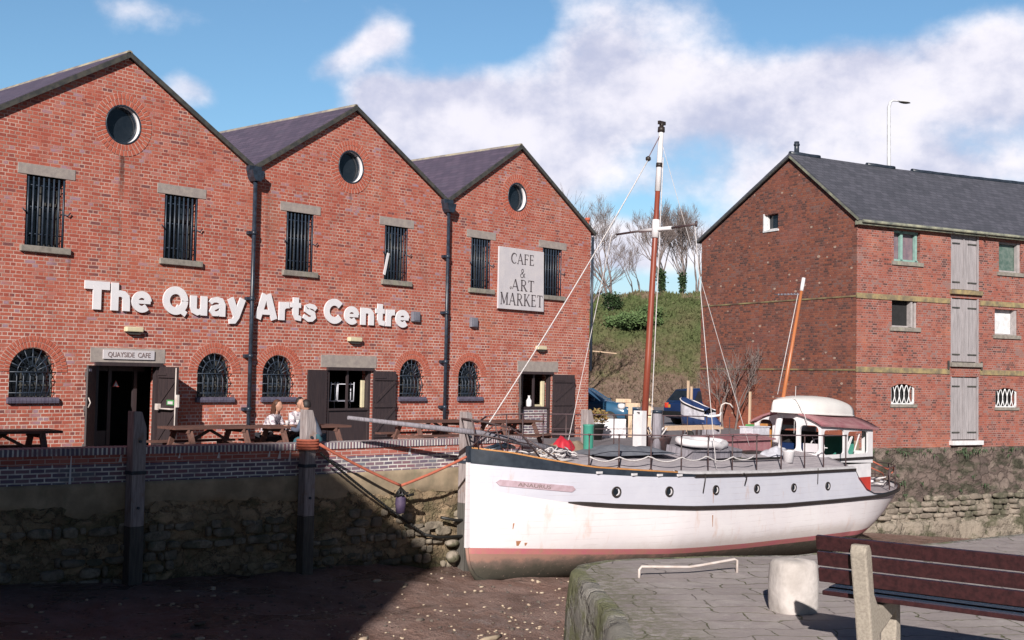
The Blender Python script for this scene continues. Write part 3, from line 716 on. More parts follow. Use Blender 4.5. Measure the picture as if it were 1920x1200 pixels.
def voussoirs(name, parent, cx, cz, r0, r1, a0, a1, n, y=-.004, rows=2, gap=.26):
    b = MB(); bk = MB()
    for rr in range(rows):
        ra = r0+(r1-r0)*rr/rows+.006; rb = r0+(r1-r0)*(rr+1)/rows-.006
        m_ = int(n*(1+.22*rr))
        for k in range(m_):
            t0 = a0+(a1-a0)*(k+gap/2)/m_; t1 = a0+(a1-a0)*(k+1-gap/2)/m_
            yy = y-random.uniform(0, .006)
            P = [(cx+ra*math.cos(t0), cz+ra*math.sin(t0)), (cx+rb*math.cos(t0), cz+rb*math.sin(t0)), (cx+rb*math.cos(t1), cz+rb*math.sin(t1)), (cx+ra*math.cos(t1), cz+ra*math.sin(t1))]
            b.prism(P, XZ, yy-.006, .02)
    o = b.build(name, M_vous, parent)
    N_ = 40; P = [(cx+r0*math.cos(a0+(a1-a0)*k/N_), cz+r0*math.sin(a0+(a1-a0)*k/N_)) for k in range(N_+1)]
    Q = [(cx+r1*math.cos(a0+(a1-a0)*k/N_), cz+r1*math.sin(a0+(a1-a0)*k/N_)) for k in range(N_+1)]
    bk.grid([[(p[0], y, p[1]) for p in P], [(q[0], y, q[1]) for q in Q]], sm=False)
    bk.build('arch_mortar', M_mortar, o)
    return o

for wi, (c, h_) in enumerate(UW):
    b = MB(); b.box(c-h_-.002, c+h_+.002, .26, .30, 4.16, 5.6); w = b.build('window', M_glass, AB)
    b = MB()
    for xx in (c-h_+.03, c, c+h_-.03): b.box(xx-.03, xx+.03, .21, .258, 4.18, 5.57)
    for zz in (4.21, 5.05, 5.54): b.box(c-h_, c+h_, .212, .256, zz-.03, zz+.03)
    b.build('frame', M_lead, w)
    b = MB(); nb = 8
    for k in range(nb):
        xx = c-h_+.05+(2*h_-.08)*k/(nb-1); b.tube([(xx, .02, 4.17), (xx, .02, 5.54)], .019, 6)
        b.box(xx-.02, xx+.03, -.03, .04, 4.16, 4.19)
    for zz in (4.42, 4.95, 5.38): b.tube([(c-h_, .045, zz), (c+h_, .045, zz)], .012, 6)
    for sx in (-1, 1): b.tube([(c+sx*(h_-.02), .02, 4.86), (c+sx*(h_+.04), -.05, 4.84), (c+sx*(h_+.09), -.045, 4.90)], .013, 6)
    b.build('bar_grille', M_bar, w)
    b = MB(); x0 = c-h_-.19; x1 = c+h_+.19
    b.box(x0, x1, -.012, .25, 5.57, 5.785); b.build('lintel', M_stone, w, bevel=.008)
    b = MB(); b.box(c-h_-.1, c+h_+.12, -.075, .255, 4.055, 4.18); b.build('sill', M_sill, w, bevel=.01)
    if wi == 3:
        b = MB(); b.bar((c-h_-.01, -.02, 4.3), (c-h_+.12, -.02, 4.86), .07, .02, (0, 1, 0)); b.build('loose_trim', M_white, w)
for (c, z_) in RW:
    b = MB(); b.prism(circ(c, z_, .41), XZ, .145, .18); w = b.build('round_window', M_glass, AB)
    b = MB(); N_ = 40
    ri = [[(c+r_*math.cos(2*PI*k/N_), yy, z_+r_*math.sin(2*PI*k/N_)) for k in range(N_+1)] for r_, yy in ((.402, .03), (.385, .03), (.378, .143), (.402, .143))]
    b.grid(ri); b.build('frame', M_white, w)
    b = MB(); b.tube([(c+.395*math.cos(2*PI*k/N_), -.002, z_+.395*math.sin(2*PI*k/N_)) for k in range(N_)], .018, 6, closed=True)
    b.tube([(c+.365*math.cos(2*PI*k/N_), .135, z_+.365*math.sin(2*PI*k/N_)) for k in range(N_)], .018, 6, closed=True); b.build('rim', M_iron, w)
    voussoirs('brick_ring', AB, c, z_, .415, .66, 0, 2*PI, 34)
for (c, h_) in AW:
    zs = 2.18-h_
    b = MB(); b.prism(archpts(c, h_+.004, 1.20, zs, 20), XZ, .20, .24); w = b.build('arched_window', M_glass, AB)
    b = MB()
    def half(z_): return h_ if z_ < zs else math.sqrt(max(0, h_*h_-(z_-zs)**2))
    # bowed security bars with a fan head
    for k in range(1, 7):
        xx = -h_+2*h_*k/7; b.tube([(c+xx*.92, .03, 1.22), (c+xx, -.035, 1.40), (c+xx, -.04, 1.62), (c+xx, .03, zs)], .0125, 5)
    for k in range(1, 8):
        a = PI*k/8; b.tube([(c+.12*math.cos(a), .02, zs+.12*math.sin(a)), (c+(h_-.01)*math.cos(a), .02, zs+(h_-.01)*math.sin(a))], .0125, 5)
    for rr in (.12, .30): b.tube([(c+rr*math.cos(PI*k/12), .022, zs+rr*math.sin(PI*k/12)) for k in range(13)], .012, 5)
    for zz in (1.30, 1.52, zs): b.tube([(c-h_, .0, zz), (c+h_, .0, zz)], .012, 5)
    b.build('bar_grille', M_bar, w)
    b = MB(); fp = archpts(c, h_-.002, 1.21, zs, 18)
    b.tube([(p[0], .17, p[1]) for p in fp], .028, 4, closed=True)
    for xx in (-.15, .15): b.box(c+xx-.012, c+xx+.012, .175, .199, 1.21, zs+.35)
    for zz in (1.45, zs): b.box(c-h_, c+h_, .176, .198, zz-.012, zz+.012)
    b.build('frame', M_lead, w)
    b = MB(); ns = int((2*h_+.08)/.073)
    for k in range(ns):
        x0 = c-h_-.04+(2*h_+.1)*k/ns; x1 = x0+(2*h_+.1)/ns-.008
        b.prism([(-.075, 1.10), (-.085, 1.15), (-.075, 1.19), (-.045, 1.212), (.17, 1.214), (.17, 1.10)], lambda u, v, d: (d, u, v), x0, x1)
    b.build('sill', M_blue_brick_sill, w)
    voussoirs('brick_arch', AB, c, zs, h_+.008, h_+.24, 0, PI, 24)

# doorways
for di, (a, c, l0, l1) in enumerate(DR):
    dw = MB(); dw.box(l0, l1, -.012, .3, 1.925, 2.23); dw.build('door_lintel', M_stone, AB, bevel=.008)
    f = MB(); f.box(a-.04, c+.04, -.07, .12, 1.86, 1.935); f.box(a, a+.08, .02, .14, 0, 1.86); f.box(c-.08, c, .02, .14, 0, 1.86)
    fo = f.build('door_frame', M_door, AB)
def leaf(name, hx, hy, ang, w, z1=1.86, side=1, extras=()):
    """ledged and braced leaf hinged at (hx, hy); ang measured in plan from +X"""
    d = Vector((math.cos(ang), math.sin(ang), 0)); n_ = Vector((-d.y, d.x, 0))*side
    def P(u, v, t): p = Vector((hx, hy, 0))+d*u+n_*t; return Vector((p.x, p.y, v))
    b = MB(); nb = 6
    for k in range(nb):
        u0 = w*k/nb+.003; u1 = w*(k+1)/nb-.003
        b.add([P(u0, .04, 0), P(u1, .04, 0), P(u1, .04, .035), P(u0, .04, .035), P(u0, z1, 0), P(u1, z1, 0), P(u1, z1, .035), P(u0, z1, .035)],
              [(0, 3, 2, 1), (4, 5, 6, 7), (0, 1, 5, 4), (1, 2, 6, 5), (2, 3, 7, 6), (3, 0, 4, 7)])
    o = b.build(name, M_door, AB)
    b = MB()
    for zz in (.25, 1.0, 1.68): b.bar(P(.02, zz, .055), P(w-.02, zz, .055), .10, .03, n_)
    b.bar(P(.04, .32, .05), P(w-.05, .93, .05), .08, .02, n_); b.bar(P(.04, 1.07, .05), P(w-.05, 1.60, .05), .08, .02, n_)
    for zz in (1.70, .27): b.bar(P(.0, zz, .082), P(w*.5, zz, .082), .04, .012, n_)
    b.build('ledges', M_door, o)
    return o, P
# cafe doorway: leaf thrown back on the left, leaf standing out from the wall on the right
o1, P1 = leaf('door_leaf', -3.63, -.02, PI+R(48), .72, side=-1)
b = MB(); b.tube([P1(.02+.68, 1.02, -.02), P1(.70, 1.12, -.06), P1(.70, 1.22, -.02)], .012, 6); b.build('handle', M_galv, o1)
b = MB(); b.add([P1(.45, 1.74, -.012), P1(.68, 1.74, -.012), P1(.68, 1.79, -.012), P1(.45, 1.79, -.012), P1(.45, 1.74, -.002), P1(.68, 1.74, -.002), P1(.68, 1.79, -.002), P1(.45, 1.79, -.002)], [(0, 1, 2, 3), (4, 7, 6, 5), (0, 4, 5, 1), (1, 5, 6, 2), (2, 6, 7, 3), (3, 7, 4, 0)]); b.build('notice_plate', M_lightblue, o1)
o2, P2 = leaf('door_leaf', -2.15, -.02, -PI/2, .70, side=-1)
b = MB(); b.tube([P2(.10, .98, .14), P2(.66, .98, .14)], .016, 8); b.box(-2.15-.16, -2.15-.08, -.2, -.1, .95, 1.08); b.tube([P2(.66, .98, .14), P2(.66, .98, .04)], .014, 6)
b.tube([P2(.685, .06, .06), P2(.685, 1.84, .06)], .014, 8); b.box(-2.2, -2.15, -.76, -.70, 1.02, 1.28); b.build('panic_bar', M_galv, o2)
def plate(P, u0, u1, v0, v1, t, th=.006):
    b = MB(); vs = [P(u, v, t+q) for q in (0, th) for u, v in ((u0, v0), (u1, v0), (u1, v1), (u0, v1))]
    b.add(vs, [(0, 1, 2, 3), (7, 6, 5, 4), (0, 4, 5, 1), (1, 5, 6, 2), (2, 6, 7, 3), (3, 7, 4, 0)]); return b
plain('sign_green', (.10, .34, .12), .5); plain('sign_red', (.55, .06, .05), .5)
plate(P2, .40, .66, 1.06, 1.17, .075).build('notice_plate', MATS['sign_green'], o2)
plate(P2, .45, .63, 1.08, 1.14, .083).build('notice_panel', M_board, o2)
# inner screen of the cafe doorway
b = MB()
for xx in (-3.02, -2.42): b.box(xx-.04, xx+.04, .50, .58, 0, 1.9)
b.box(-3.6, -2.2, .51, .57, 1.75, 1.9); b.box(-3.6, -3.06, .52, .56, 0.02, .5)
scr = b.build('inner_screen', MATS['door_paint'], AB)
b = MB(); b.prism([(-2.99, 1.42), (-2.84, 1.42), (-2.915, 1.56)], XZ, .44, .445); b.build('warning_triangle', MATS['sign_red'], scr)
b = MB(); b.prism([(-2.965, 1.434), (-2.865, 1.434), (-2.915, 1.528)], XZ, .434, .44); b.build('triangle_face', M_board, scr)
# second doorway: both leaves folded back on the wall, glazed screen with stacked chairs behind
leaf('door_leaf', 2.42, -.03, PI-R(-6), .64, side=-1); leaf('door_leaf', 3.89, -.03, -R(4), .72, side=-1)
b = MB(); b.box(2.53, 3.78, .05, .12, 0, .92); b.box(2.50, 3.80, .0, .16, .88, .93); b.box(3.12, 3.17, .06, .11, .93, 1.86)
sc2 = b.build('door_screen', M_door, AB)
b = MB(); b.box(3.68, 3.76, .13, .2, .95, 1.62); b.build('sunlit_jamb', M_cream, sc2)  # cream strip standing in for the sunlit part of the right jamb
# third doorway
leaf('door_leaf', 9.58, -.03, PI+R(38), .62, side=-1); leaf('door_leaf', 10.94, -.03, -R(5), .92, side=-1)
b = MB(); b.box(9.72, 10.80, .04, .2, 0, .86); s3 = b.build('brick_infill', M_blue, AB)
b = MB(); b.box(9.66, 10.88, .0, .16, .862, .92); b.box(10.18, 10.24, .06, .11, .92, 1.86); b.build('door_screen', M_door, AB)
b = MB(); b.box(10.66, 10.76, .12, .2, .92, 1.66); b.box(10.35, 10.66, .13, .2, .925, .98); b.build('sunlit_jamb', M_cream, AB)  # sunlight on the jamb built as a cream strip, with a ledge piece

# bottle on the sill of the third doorway, chairs inside the second
b = MB(); b.lathe([(.07, .925), (.08, .95), (.08, 1.10), (.035, 1.17), (.03, 1.22), (.045, 1.24)], (9.98, .04, 0), 12); tag(origin(b.build('plastic_bottle', M_white), (9.98, .04, .925)), 'white plastic bottle standing on the ledge of the right-hand doorway', 'bottle')
for k, (cx, rz, lab) in enumerate([(2.78, .5, 'pale blue tubular chair stacked upside down on the left inside the middle doorway'), (3.35, -.5, 'pale blue tubular chair stacked upside down on the right inside the middle doorway')]):
    t = thing('stacked_chair', lab, 'chair', (cx, .42, .62), rz, 'chairs stacked in the middle doorway')
    L_ = lambda p: FR[t.name] @ Vector(p)
    b = MB()
    for sx in (-.2, .2): b.tube([L_(q) for q in ((sx, -.2, .95), (sx, -.18, .5), (sx, .2, .46), (sx, .22, 0))], .014, 6); b.tube([L_(q) for q in ((sx, .18, .95), (sx, .16, .5))], .014, 6)
    b.tube([L_((-.2, -.19, .9)), L_((.2, -.19, .9))], .012, 6); b.build('frame', M_lightblue, t)
    b = MB(); b.add([L_(q) for q in ((-.2, -.2, .47), (.2, -.2, .47), (.2, .2, .47), (-.2, .2, .47), (-.2, -.2, .5), (.2, -.2, .5), (.2, .2, .5), (-.2, .2, .5))], [(0, 3, 2, 1), (4, 5, 6, 7), (0, 1, 5, 4), (1, 2, 6, 5), (2, 3, 7, 6), (3, 0, 4, 7)]); b.build('seat', M_box, t)

# ------------------------------------------------------------------ signs and fittings on the facade
def textmesh(s, size, ext, off=0.0, name='lettering', fitw=None, mat=None, parent=None, loc=(0, 0, 0), rot=None, spacing=1.0):
    cu = bpy.data.curves.new(name, 'FONT'); cu.body = s; cu.size = size; cu.extrude = ext; cu.offset = off; cu.space_character = spacing; cu.resolution_u = 6
    o = bpy.data.objects.new(name, cu); COL.objects.link(o)
    bpy.context.view_layer.update(); dg = bpy.context.evaluated_depsgraph_get()
    me = bpy.data.meshes.new_from_object(o.evaluated_get(dg)); bpy.data.objects.remove(o)
    xs = [v.co.x for v in me.vertices]; x0, x1 = min(xs), max(xs)
    k = (fitw/(x1-x0)) if fitw else 1
    M = Matrix.Translation(Vector(loc)) @ (rot or Matrix.Rotation(PI/2, 4, 'X')) @ Matrix.Diagonal((k, 1, 1, 1)) @ Matrix.Translation((-x0, 0, 0))
    if parent: M = FR[parent.name].inverted() @ M
    me.transform(M); me.materials.clear(); me.materials.append(mat)
    o = bpy.data.objects.new(name, me); COL.objects.link(o)
    if parent: o.parent = parent; FR[o.name] = FR[parent.name]
    return o
# serif stroke letters for the painted board
def stroke(b, pts, w, mp, t0, t1):
    pts = [Vector((p[0], p[1], 0)) for p in pts]; ww = w if isinstance(w, list) else [w]*len(pts)
    L_, R_ = [], []
    for i, p in enumerate(pts):
        d = (pts[min(i+1, len(pts)-1)]-pts[max(i-1, 0)]).normalized(); n_ = Vector((-d.y, d.x, 0))*ww[i]/2
        L_.append(p+n_); R_.append(p-n_)
    for i in range(len(pts)-1):
        q = [L_[i], R_[i], R_[i+1], L_[i+1]]
        A = [mp(v.x, v.y, t0) for v in q]; B = [mp(v.x, v.y, t1) for v in q]
        b.add(A+B, [(0, 1, 2, 3), (7, 6, 5, 4), (0, 4, 5, 1), (1, 5, 6, 2), (2, 6, 7, 3), (3, 7, 4, 0)])
def arc(cx, cy, rx, ry, a0, a1, n=14): return [(cx+rx*math.cos(R(a0+(a1-a0)*k/n)), cy+ry*math.sin(R(a0+(a1-a0)*k/n))) for k in range(n+1)]
TK, TN = .15, .06
def S(x, y, l=.22): return ([(x-l/2, y), (x+l/2, y)], .05)
GL = {
 'C': (.78, [(arc(.45, .5, .38, .47, 48, 312, 18), [TN, TN, .08, .1, .13, .15, .15, .15, .15, .15, .15, .15, .15, .13, .1, .08, TN, TN, TN]), ([(.72, .70), (.72, .93)], .05)]),
 'A': (.84, [([(.06, .0), (.40, 1.0)], TN), ([(.40, 1.0), (.74, 0)], TK), ([(.18, .34), (.62, .34)], TN), S(.06, .02), S(.76, .02, .26)]),
 'F': (.66, [([(.16, 0), (.16, 1)], TK), ([(.05, .975), (.62, .975)], TN), ([(.16, .53), (.50, .53)], TN), ([(.60, .99), (.60, .80)], .05), ([(.49, .62), (.49, .44)], .05), S(.16, .02, .3)]),
 'E': (.70, [([(.16, 0), (.16, 1)], TK), ([(.05, .975), (.62, .975)], TN), ([(.16, .53), (.52, .53)], TN), ([(.05, .025), (.64, .025)], TN), ([(.60, .99), (.60, .80)], .05), ([(.51, .62), (.51, .44)], .05), ([(.63, .0), (.63, .21)], .05)]),
 'R': (.80, [([(.16, 0), (.16, 1)], TK), ([(.05, .975), (.36, .975)]+arc(.36, .74, .24, .235, 90, -90, 10)+[(.16, .505)], [TN]*5+[.10, .13, .13, .13, .10]+[TN]*4), ([(.36, .5), (.70, .02)], TK), S(.16, .02, .3), S(.74, .02, .2)]),
 'T': (.74, [([(.37, 0), (.37, 1)], TK), ([(.03, .975), (.71, .975)], TN), ([(.05, .99), (.05, .80)], .05), ([(.69, .99), (.69, .80)], .05), S(.37, .02, .3)]),
 'M': (1.0, [([(.14, 0), (.14, 1)], TN), ([(.14, 1.0), (.48, .08)], TK), ([(.48, .08), (.84, 1.0)], TN), ([(.84, 0), (.84, 1)], TK), S(.14, .02), S(.84, .02, .3), S(.10, .98, .16), S(.88, .98, .2)]),
 'K': (.84, [([(.16, 0), (.16, 1)], TK), ([(.22, .40), (.66, .98)], TN), ([(.34, .56), (.74, .02)], TK), S(.16, .02, .3), S(.16, .98, .3), S(.66, .98, .2), S(.77, .02, .22)]),
 '&': (.86, [([(.78, .02), (.26, .66)]+arc(.40, .80, .16, .17, 215, -40, 10)+[(.22, .42)]+arc(.32, .24, .23, .23, 130, 330, 10)+[(.76, .52)], .085)]),
 'a': (.90, [([(-.05, .16), (-.18, .10), (-.22, .24), (-.08, .30), (.08, .12), (.40, 1.0)], TN), ([(.40, 1.0), (.74, 0)], TK), ([(.18, .34), (.62, .34)], TN), S(.76, .02, .26)]),
}
def letters(b, word, x0, x1, z0, h, mp, t0, t1, sp=.10):
    tw = sum(GL[ch][0] for ch in word)+sp*(len(word)-1); k = (x1-x0)/tw; x = x0
    for ch in word:
        for pts, w in GL[ch][1]:
            kk_ = (k+h)/2
            ww = [q*kk_ for q in w] if isinstance(w, list) else w*kk_
            if isinstance(ww, list) and len(ww) != len(pts): ww = (ww+[ww[-1]]*len(pts))[:len(pts)]
            stroke(b, [(x+px*k, z0+py*h) for px, py in pts], ww, mp, t0, t1)
        x += (GL[ch][0]+sp)*k
LT = thing('sign_lettering', 'large white raised lettering The Quay Arts Centre across the brick facade', 'sign', (.5, -.03, 3.0))
BL_ = {
 'T': (.88, [([(0, .86), (.88, .86)], .28), ([(.44, 0), (.44, .99)], .30)]),
 'h': (.70, [([(.14, 0), (.14, 1)], .27), ([(.14, .44), (.20, .56), (.32, .625), (.45, .60), (.545, .50), (.56, .36), (.56, 0)], [.12, .18, .22, .25, .27, .27, .27])]),
 'n': (.70, [([(.14, 0), (.14, .74)], .27), ([(.14, .44), (.20, .56), (.32, .625), (.45, .60), (.545, .50), (.56, .36), (.56, 0)], [.12, .18, .22, .25, .27, .27, .27])]),
 'e': (.76, [(arc(.38, .37, .255, .27, 4, 318, 22), .235), ([(.18, .37), (.70, .37)], .13)]),
 'Q': (1.0, [(arc(.49, .5, .355, .39, 0, 360, 30), .27), ([(.52, .27), (.90, .0)], .20)]),
 'u': (.70, [([(.14, .74), (.14, .30), (.18, .17), (.30, .11), (.44, .15), (.54, .28)], [.27, .27, .25, .23, .2, .12]), ([(.56, 0), (.56, .74)], .27)]),
 'a': (.72, [([(.07, .50), (.16, .61), (.33, .645), (.50, .60), (.56, .47), (.56, 0)], [.16, .19, .2, .24, .26, .26]), ([(.52, .41), (.34, .375), (.18, .31), (.14, .20), (.21, .10), (.36, .10), (.50, .20)], [.12, .16, .2, .22, .2, .18, .12])]),
 'y': (.74, [([(.12, .74), (.38, .08)], .27), ([(.64, .74), (.38, .02), (.29, -.14), (.08, -.17)], [.26, .26, .22, .17])]),
 'A': (.98, [([(.13, 0), (.43, 1)], .27), ([(.85, 0), (.55, 1)], .27), ([(.26, .28), (.72, .28)], .19)]),
 'r': (.46, [([(.14, 0), (.14, .74)], .27), ([(.16, .40), (.24, .55), (.34, .62), (.47, .62)], [.14, .2, .24, .24])]),
 't': (.50, [([(.25, .96), (.25, .26), (.30, .14), (.50, .10)], [.27, .27, .23, .19]), ([(.02, .645), (.48, .645)], .19)]),
 's': (.68, [([(.63, .52), (.52, .62), (.34, .65), (.18, .59), (.17, .48), (.32, .40), (.50, .33), (.54, .20), (.44, .11), (.28, .09), (.06, .22)], [.17, .19, .19, .21, .22, .22, .22, .22, .2, .19, .17])]),
 'C': (.92, [(arc(.50, .5, .36, .385, 38, 322, 22), .27)]),
}
for s_, x0, x1 in (('The', -3.97, -2.43), ('Quay', -2.17, -.05), ('Arts', .22, 2.03), ('Centre', 2.24, 5.08)):
    tw = sum(BL_[c][0] for c in s_)+.05*(len(s_)-1); kx = (x1-x0)/tw; x = x0; b = MB(); dj = 0
    for ch in s_:
        for pts, w_ in BL_[ch][1]:
            kk_ = (kx+.575)/2; ww = [q*kk_ for q in w_] if isinstance(w_, list) else w_*kk_; dj += .0004
            stroke(b, [(x+px*kx, 3.0+py*.575) for px, py in pts], ww, XZ, -.062-dj, -.03)
        x += (BL_[ch][0]+.05)*kx
    b.build('word', M_letter, LT)
CB = thing('sign_board', 'pale painted sign board reading CAFE & ART MARKET between upper windows', 'sign', (9.4, -.02, 3.68))
b = MB(); b.prism([(8.43, 3.68), (10.40, 3.68), (10.36, 5.42), (8.43, 5.42)], XZ, -.10, -.05); b.build('board', M_board, CB)
b = MB(); sgn = (-.106, -.099)
letters(b, 'CAFE', 8.93, 9.93, 4.98, .30, XZ, *sgn); letters(b, '&', 9.32, 9.56, 4.60, .25, XZ, *sgn)
letters(b, 'aRT', 8.98, 9.95, 4.22, .32, XZ, *sgn); letters(b, 'MARKET', 8.50, 10.34, 3.80, .34, XZ, *sgn)
b.build('lettering', M_ink, CB)
b = MB(); b.box(8.5, 8.56, -.05, -.001, 3.9, 5.2); b.box(10.25, 10.3, -.05, -.001, 3.9, 5.2); b.build('batten', M_lead, CB)
QS = thing('cafe_sign', 'small white sign reading QUAYSIDE CAFE on the stone lintel of the left doorway', 'sign', (-2.9, -.02, 2.0))
b = MB(); b.box(-3.50, -2.32, -.045, -.014, 2.0, 2.19); b.build('board', M_board, QS)
textmesh('QUAYSIDE  CAFE', .145, .003, .001, 'lettering', .98, M_ink2, QS, (-3.40, -.049, 2.045))
for k, (c, lab) in enumerate([(-2.84, 'cream bulkhead lamp on the wall above the cafe doorway sign'), (3.23, 'cream bulkhead lamp on the wall above the middle doorway'), (10.36, 'cream bulkhead lamp on the wall above the right-hand doorway below the painted board')]):
    t = thing('wall_lamp', lab, 'lamp', (c, 0, 2.6), 0, 'bulkhead lamps above the doors')
    b = MB(); b.box(c-.2, c+.2, -.13, -.002, 2.575, 2.68); b.build('lamp_shade', M_cream, t, bevel=.02)
    b = MB(); b.prism([(c-.18, 2.57), (c+.18, 2.57), (c+.14, 2.52), (c-.10, 2.52)], XZ, -.09, -.002); b.build('lamp_base', M_lamp_dark, t)
for k, (c, z_, lab) in enumerate([(5.31, 3.29, 'grey alarm box on the wall at the end of the large white lettering'), (7.51, 3.24, 'grey alarm box on the wall left of the painted board and below it')]):
    t = thing('alarm_box', lab, 'alarm box', (c, 0, z_-.13), 0, 'grey boxes on the facade')
    b = MB(); b.box(c-.14, c+.12, -.10, -.002, z_-.13, z_+.13); b.build('case', M_box, t, bevel=.012)
    b = MB(); b.box(c-.08, c+.09, -.112, -.101, z_-.10, z_+.10); b.build('front_panel', M_galv if 0 else M_box, t)

# ================================================================== quay wall on the arts side
def pl_at(pl, t):
    k = 0
    for a, c in zip(pl, pl[1:]):
        L_ = (Vector(c)-Vector(a)).length
        if t <= L_ or c is pl[-1]:
            d = (Vector(c)-Vector(a)).normalized(); p = Vector(a)+d*t; return Vector((p.x, p.y, 0)), Vector((d.y, -d.x, 0)), d
        t -= L_
QLEN = sum((Vector(c)-Vector(a)).length for a, c in zip(QL, QL[1:]))
QW = thing('quay_wall', 'stone quay wall with a blue and red brick parapet below the arts building, left part in deep shade', 'wall', (-2.4, -5, -2))
def qprism(b, prof, t0=0, t1=QLEN, jit=0):
    ts = [0]; acc = 0
    for a, c in zip(QL, QL[1:]): acc += (Vector(c)-Vector(a)).length; ts.append(acc)
    ts = [t0]+[t for t in ts if t0 < t < t1]+[t1]
    rows = []
    for t in ts:
        p, n_, d = pl_at(QL, t); rows.append([(p.x+n_.x*o, p.y+n_.y*o, z_) for o, z_ in prof+[prof[0]]])
    b.grid(rows, sm=False); b.add(rows[0][:-1], [tuple(range(len(prof)))]); b.add(rows[-1][:-1], [tuple(range(len(prof)))])
END = QLEN-16.8
b = MB(); qprism(b, [(.03, .377), (.03, .495), (-.30, .503), (-.30, .377)], 0, END); b.build('coping', M_copbrick, QW)
b = MB(); qprism(b, [(0, .226), (0, .375), (-.28, .375), (-.28, .226)], 0, END); b.build('brick_band', M_redband, QW)
b = MB(); qprism(b, [(.004, -.09), (.004, .224), (-.28, .224), (-.28, -.09)], 0, END); b.build('parapet', M_blue, QW)
b = MB()
rows = []; N_ = int(QLEN/.11)
for i in range(N_+1):
    t = QLEN*i/N_; p, n_, d = pl_at(QL, t); row = []
    for j in range(27):
        z_ = -.09-j*.1
        v = Vector((t*1.1, z_*2.2, 0))
        dd = .035+.025*j/8.*(j < 8)+.02
        if z_ < -.45: dd += noise.noise(v*.9)*.09+noise.noise(v*2.6)*.07+noise.noise(v*7)*.02
        else: dd += noise.noise(v*2)*.02
        row.append((p.x+n_.x*dd, p.y+n_.y*dd, z_))
    rows.append(row)
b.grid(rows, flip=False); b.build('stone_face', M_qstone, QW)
b = MB(); rows = []
for i in range(N_+1):
    t = QLEN*i/N_; p, n_, d = pl_at(QL, t); row = []
    lo = -.56+noise.noise(Vector((t*.8, 0, 3)))*.22
    for j in range(7):
        z_ = -.085+(lo+.085)*j/6; v = Vector((t*2, z_*3, 8)); dd = .085+noise.noise(v)*.02+noise.noise(v*4)*.008-(.04 if j == 6 else 0)
        row.append((p.x+n_.x*dd, p.y+n_.y*dd, z_))
    rows.append([(p.x, p.y, -.087)]+row)
b.grid(rows); b.build('render_band', M_sandrender, QW)
def blockmesh(b, c, ax, ay, hx_, hz__, d_, seed, n=8, m=5):
    rows = []
    for i in range(m+1):
        th = PI/2*i/m; row = []
        for j in range(2*n+1):
            a = PI*j/n; ca, sa = math.cos(a), math.sin(a); e = .55
            px = math.copysign(abs(ca)**e, ca)*hx_; pz = math.copysign(abs(sa)**e, sa)*hz__
            k_ = math.sin(th)**.5 if i < m else 1.; k_ = max(k_, 0.02); dd_ = d_*math.cos(th)**.7 if i < m else 0
            p_ = Vector(c)+Vector(ax)*px*k_+Vector((0, 0, pz*k_))+Vector(ay)*dd_
            f_ = noise.noise(p_*6+Vector((seed, 0, 0)))*.034+noise.noise(p_*15)*.012
            row.append(p_+Vector(ay)*f_+Vector((0, 0, f_)))
        row[-1] = row[0].copy(); rows.append(row)
    b.grid(rows)
def blockmat(name, c, c2, c3, mossc):
    m, g, b = newmat(name); b.inputs['Roughness'].default_value = .93; P = g.tc()
    v = g.vm('MULTIPLY', P, (2.2, 2.2, 4.)); cc = g.xyz(g.vor(v, 1., 'F1', 'Color'))[0]
    col = g.mix(cc, c, c2); n = g.noise(P, 7, 8, .75); col = g.mix(g.step(n, .45, .7), col, c3)
    col = g.mix(g.m('MULTIPLY', g.step(g.noise(P, 1.3, 6, .7), .47, .6), .75), col, mossc)
    g.l.new(col, b.inputs['Base Color']); bump(g, b, g.m('ADD', n, g.noise(P, 30, 4, .7)), .8, .03); return m
M_block = blockmat('quay_block', (.19, .16, .125), (.34, .285, .22), (.12, .10, .08), (.085, .088, .058))
M_block2 = blockmat('pale_block', (.20, .165, .135), (.34, .285, .235), (.12, .10, .08), (.05, .055, .03))
b = MB(); t = 22.
while t < 52:
    z_ = -.92+random.uniform(-.06, .06)
    t += .0
    break
for row in range(8):
    z_ = -.86-.165*row; t = 24.+random.random()*.3
    while t < 50.5:
        w_ = random.choice((.12, .18, .25, .34, .48))*random.uniform(.8, 1.2); hh = random.uniform(.045, .09)*(1.25 if random.random() < .15 else 1)
        p, n_, d = pl_at(QL, t+w_/2)
        if random.random() < .70 and noise.noise(Vector((t*.55, row*.5, 9))) > -.28:
            c_ = Vector((p.x+n_.x*.10, p.y+n_.y*.10, z_+random.uniform(-.02, .02)+.04*noise.noise(Vector((t*.5, row, 0)))))
            blockmesh(b, c_, (d.x, d.y, 0), (n_.x+d.x*random.uniform(-.2, .2), n_.y+d.y*random.uniform(-.2, .2), 0), w_/2-.008, hh, random.uniform(.02, .10), t)
        t += w_+random.uniform(.0, .03)
b.build('facing_blocks', M_block, QW)
# white lime runs on the parapet
b = MB()
for x_, l_ in ((-6.4, .5), (-5.6, .12), (-3.9, .10), (-2.95, .1), (-2.75, .14), (-2.55, .2), (.25, .16), (1.2, .07), (-4.6, .08)):
    p = None
    for a, c in zip(QL, QL[1:]):
        if a[0] <= x_ <= c[0]: k = (x_-a[0])/(c[0]-a[0]); yq = a[1]+(c[1]-a[1])*k
    w_ = random.uniform(.02, .04); b.add([(x_-w_*.3, yq-.036, .37), (x_+w_*.3, yq-.036, .37), (x_+w_, yq-.012, .37-l_), (x_-w_, yq-.012, .37-l_)], [(0, 1, 2, 3)])
b.build('lime_runs', M_white, QW, fixn=False)
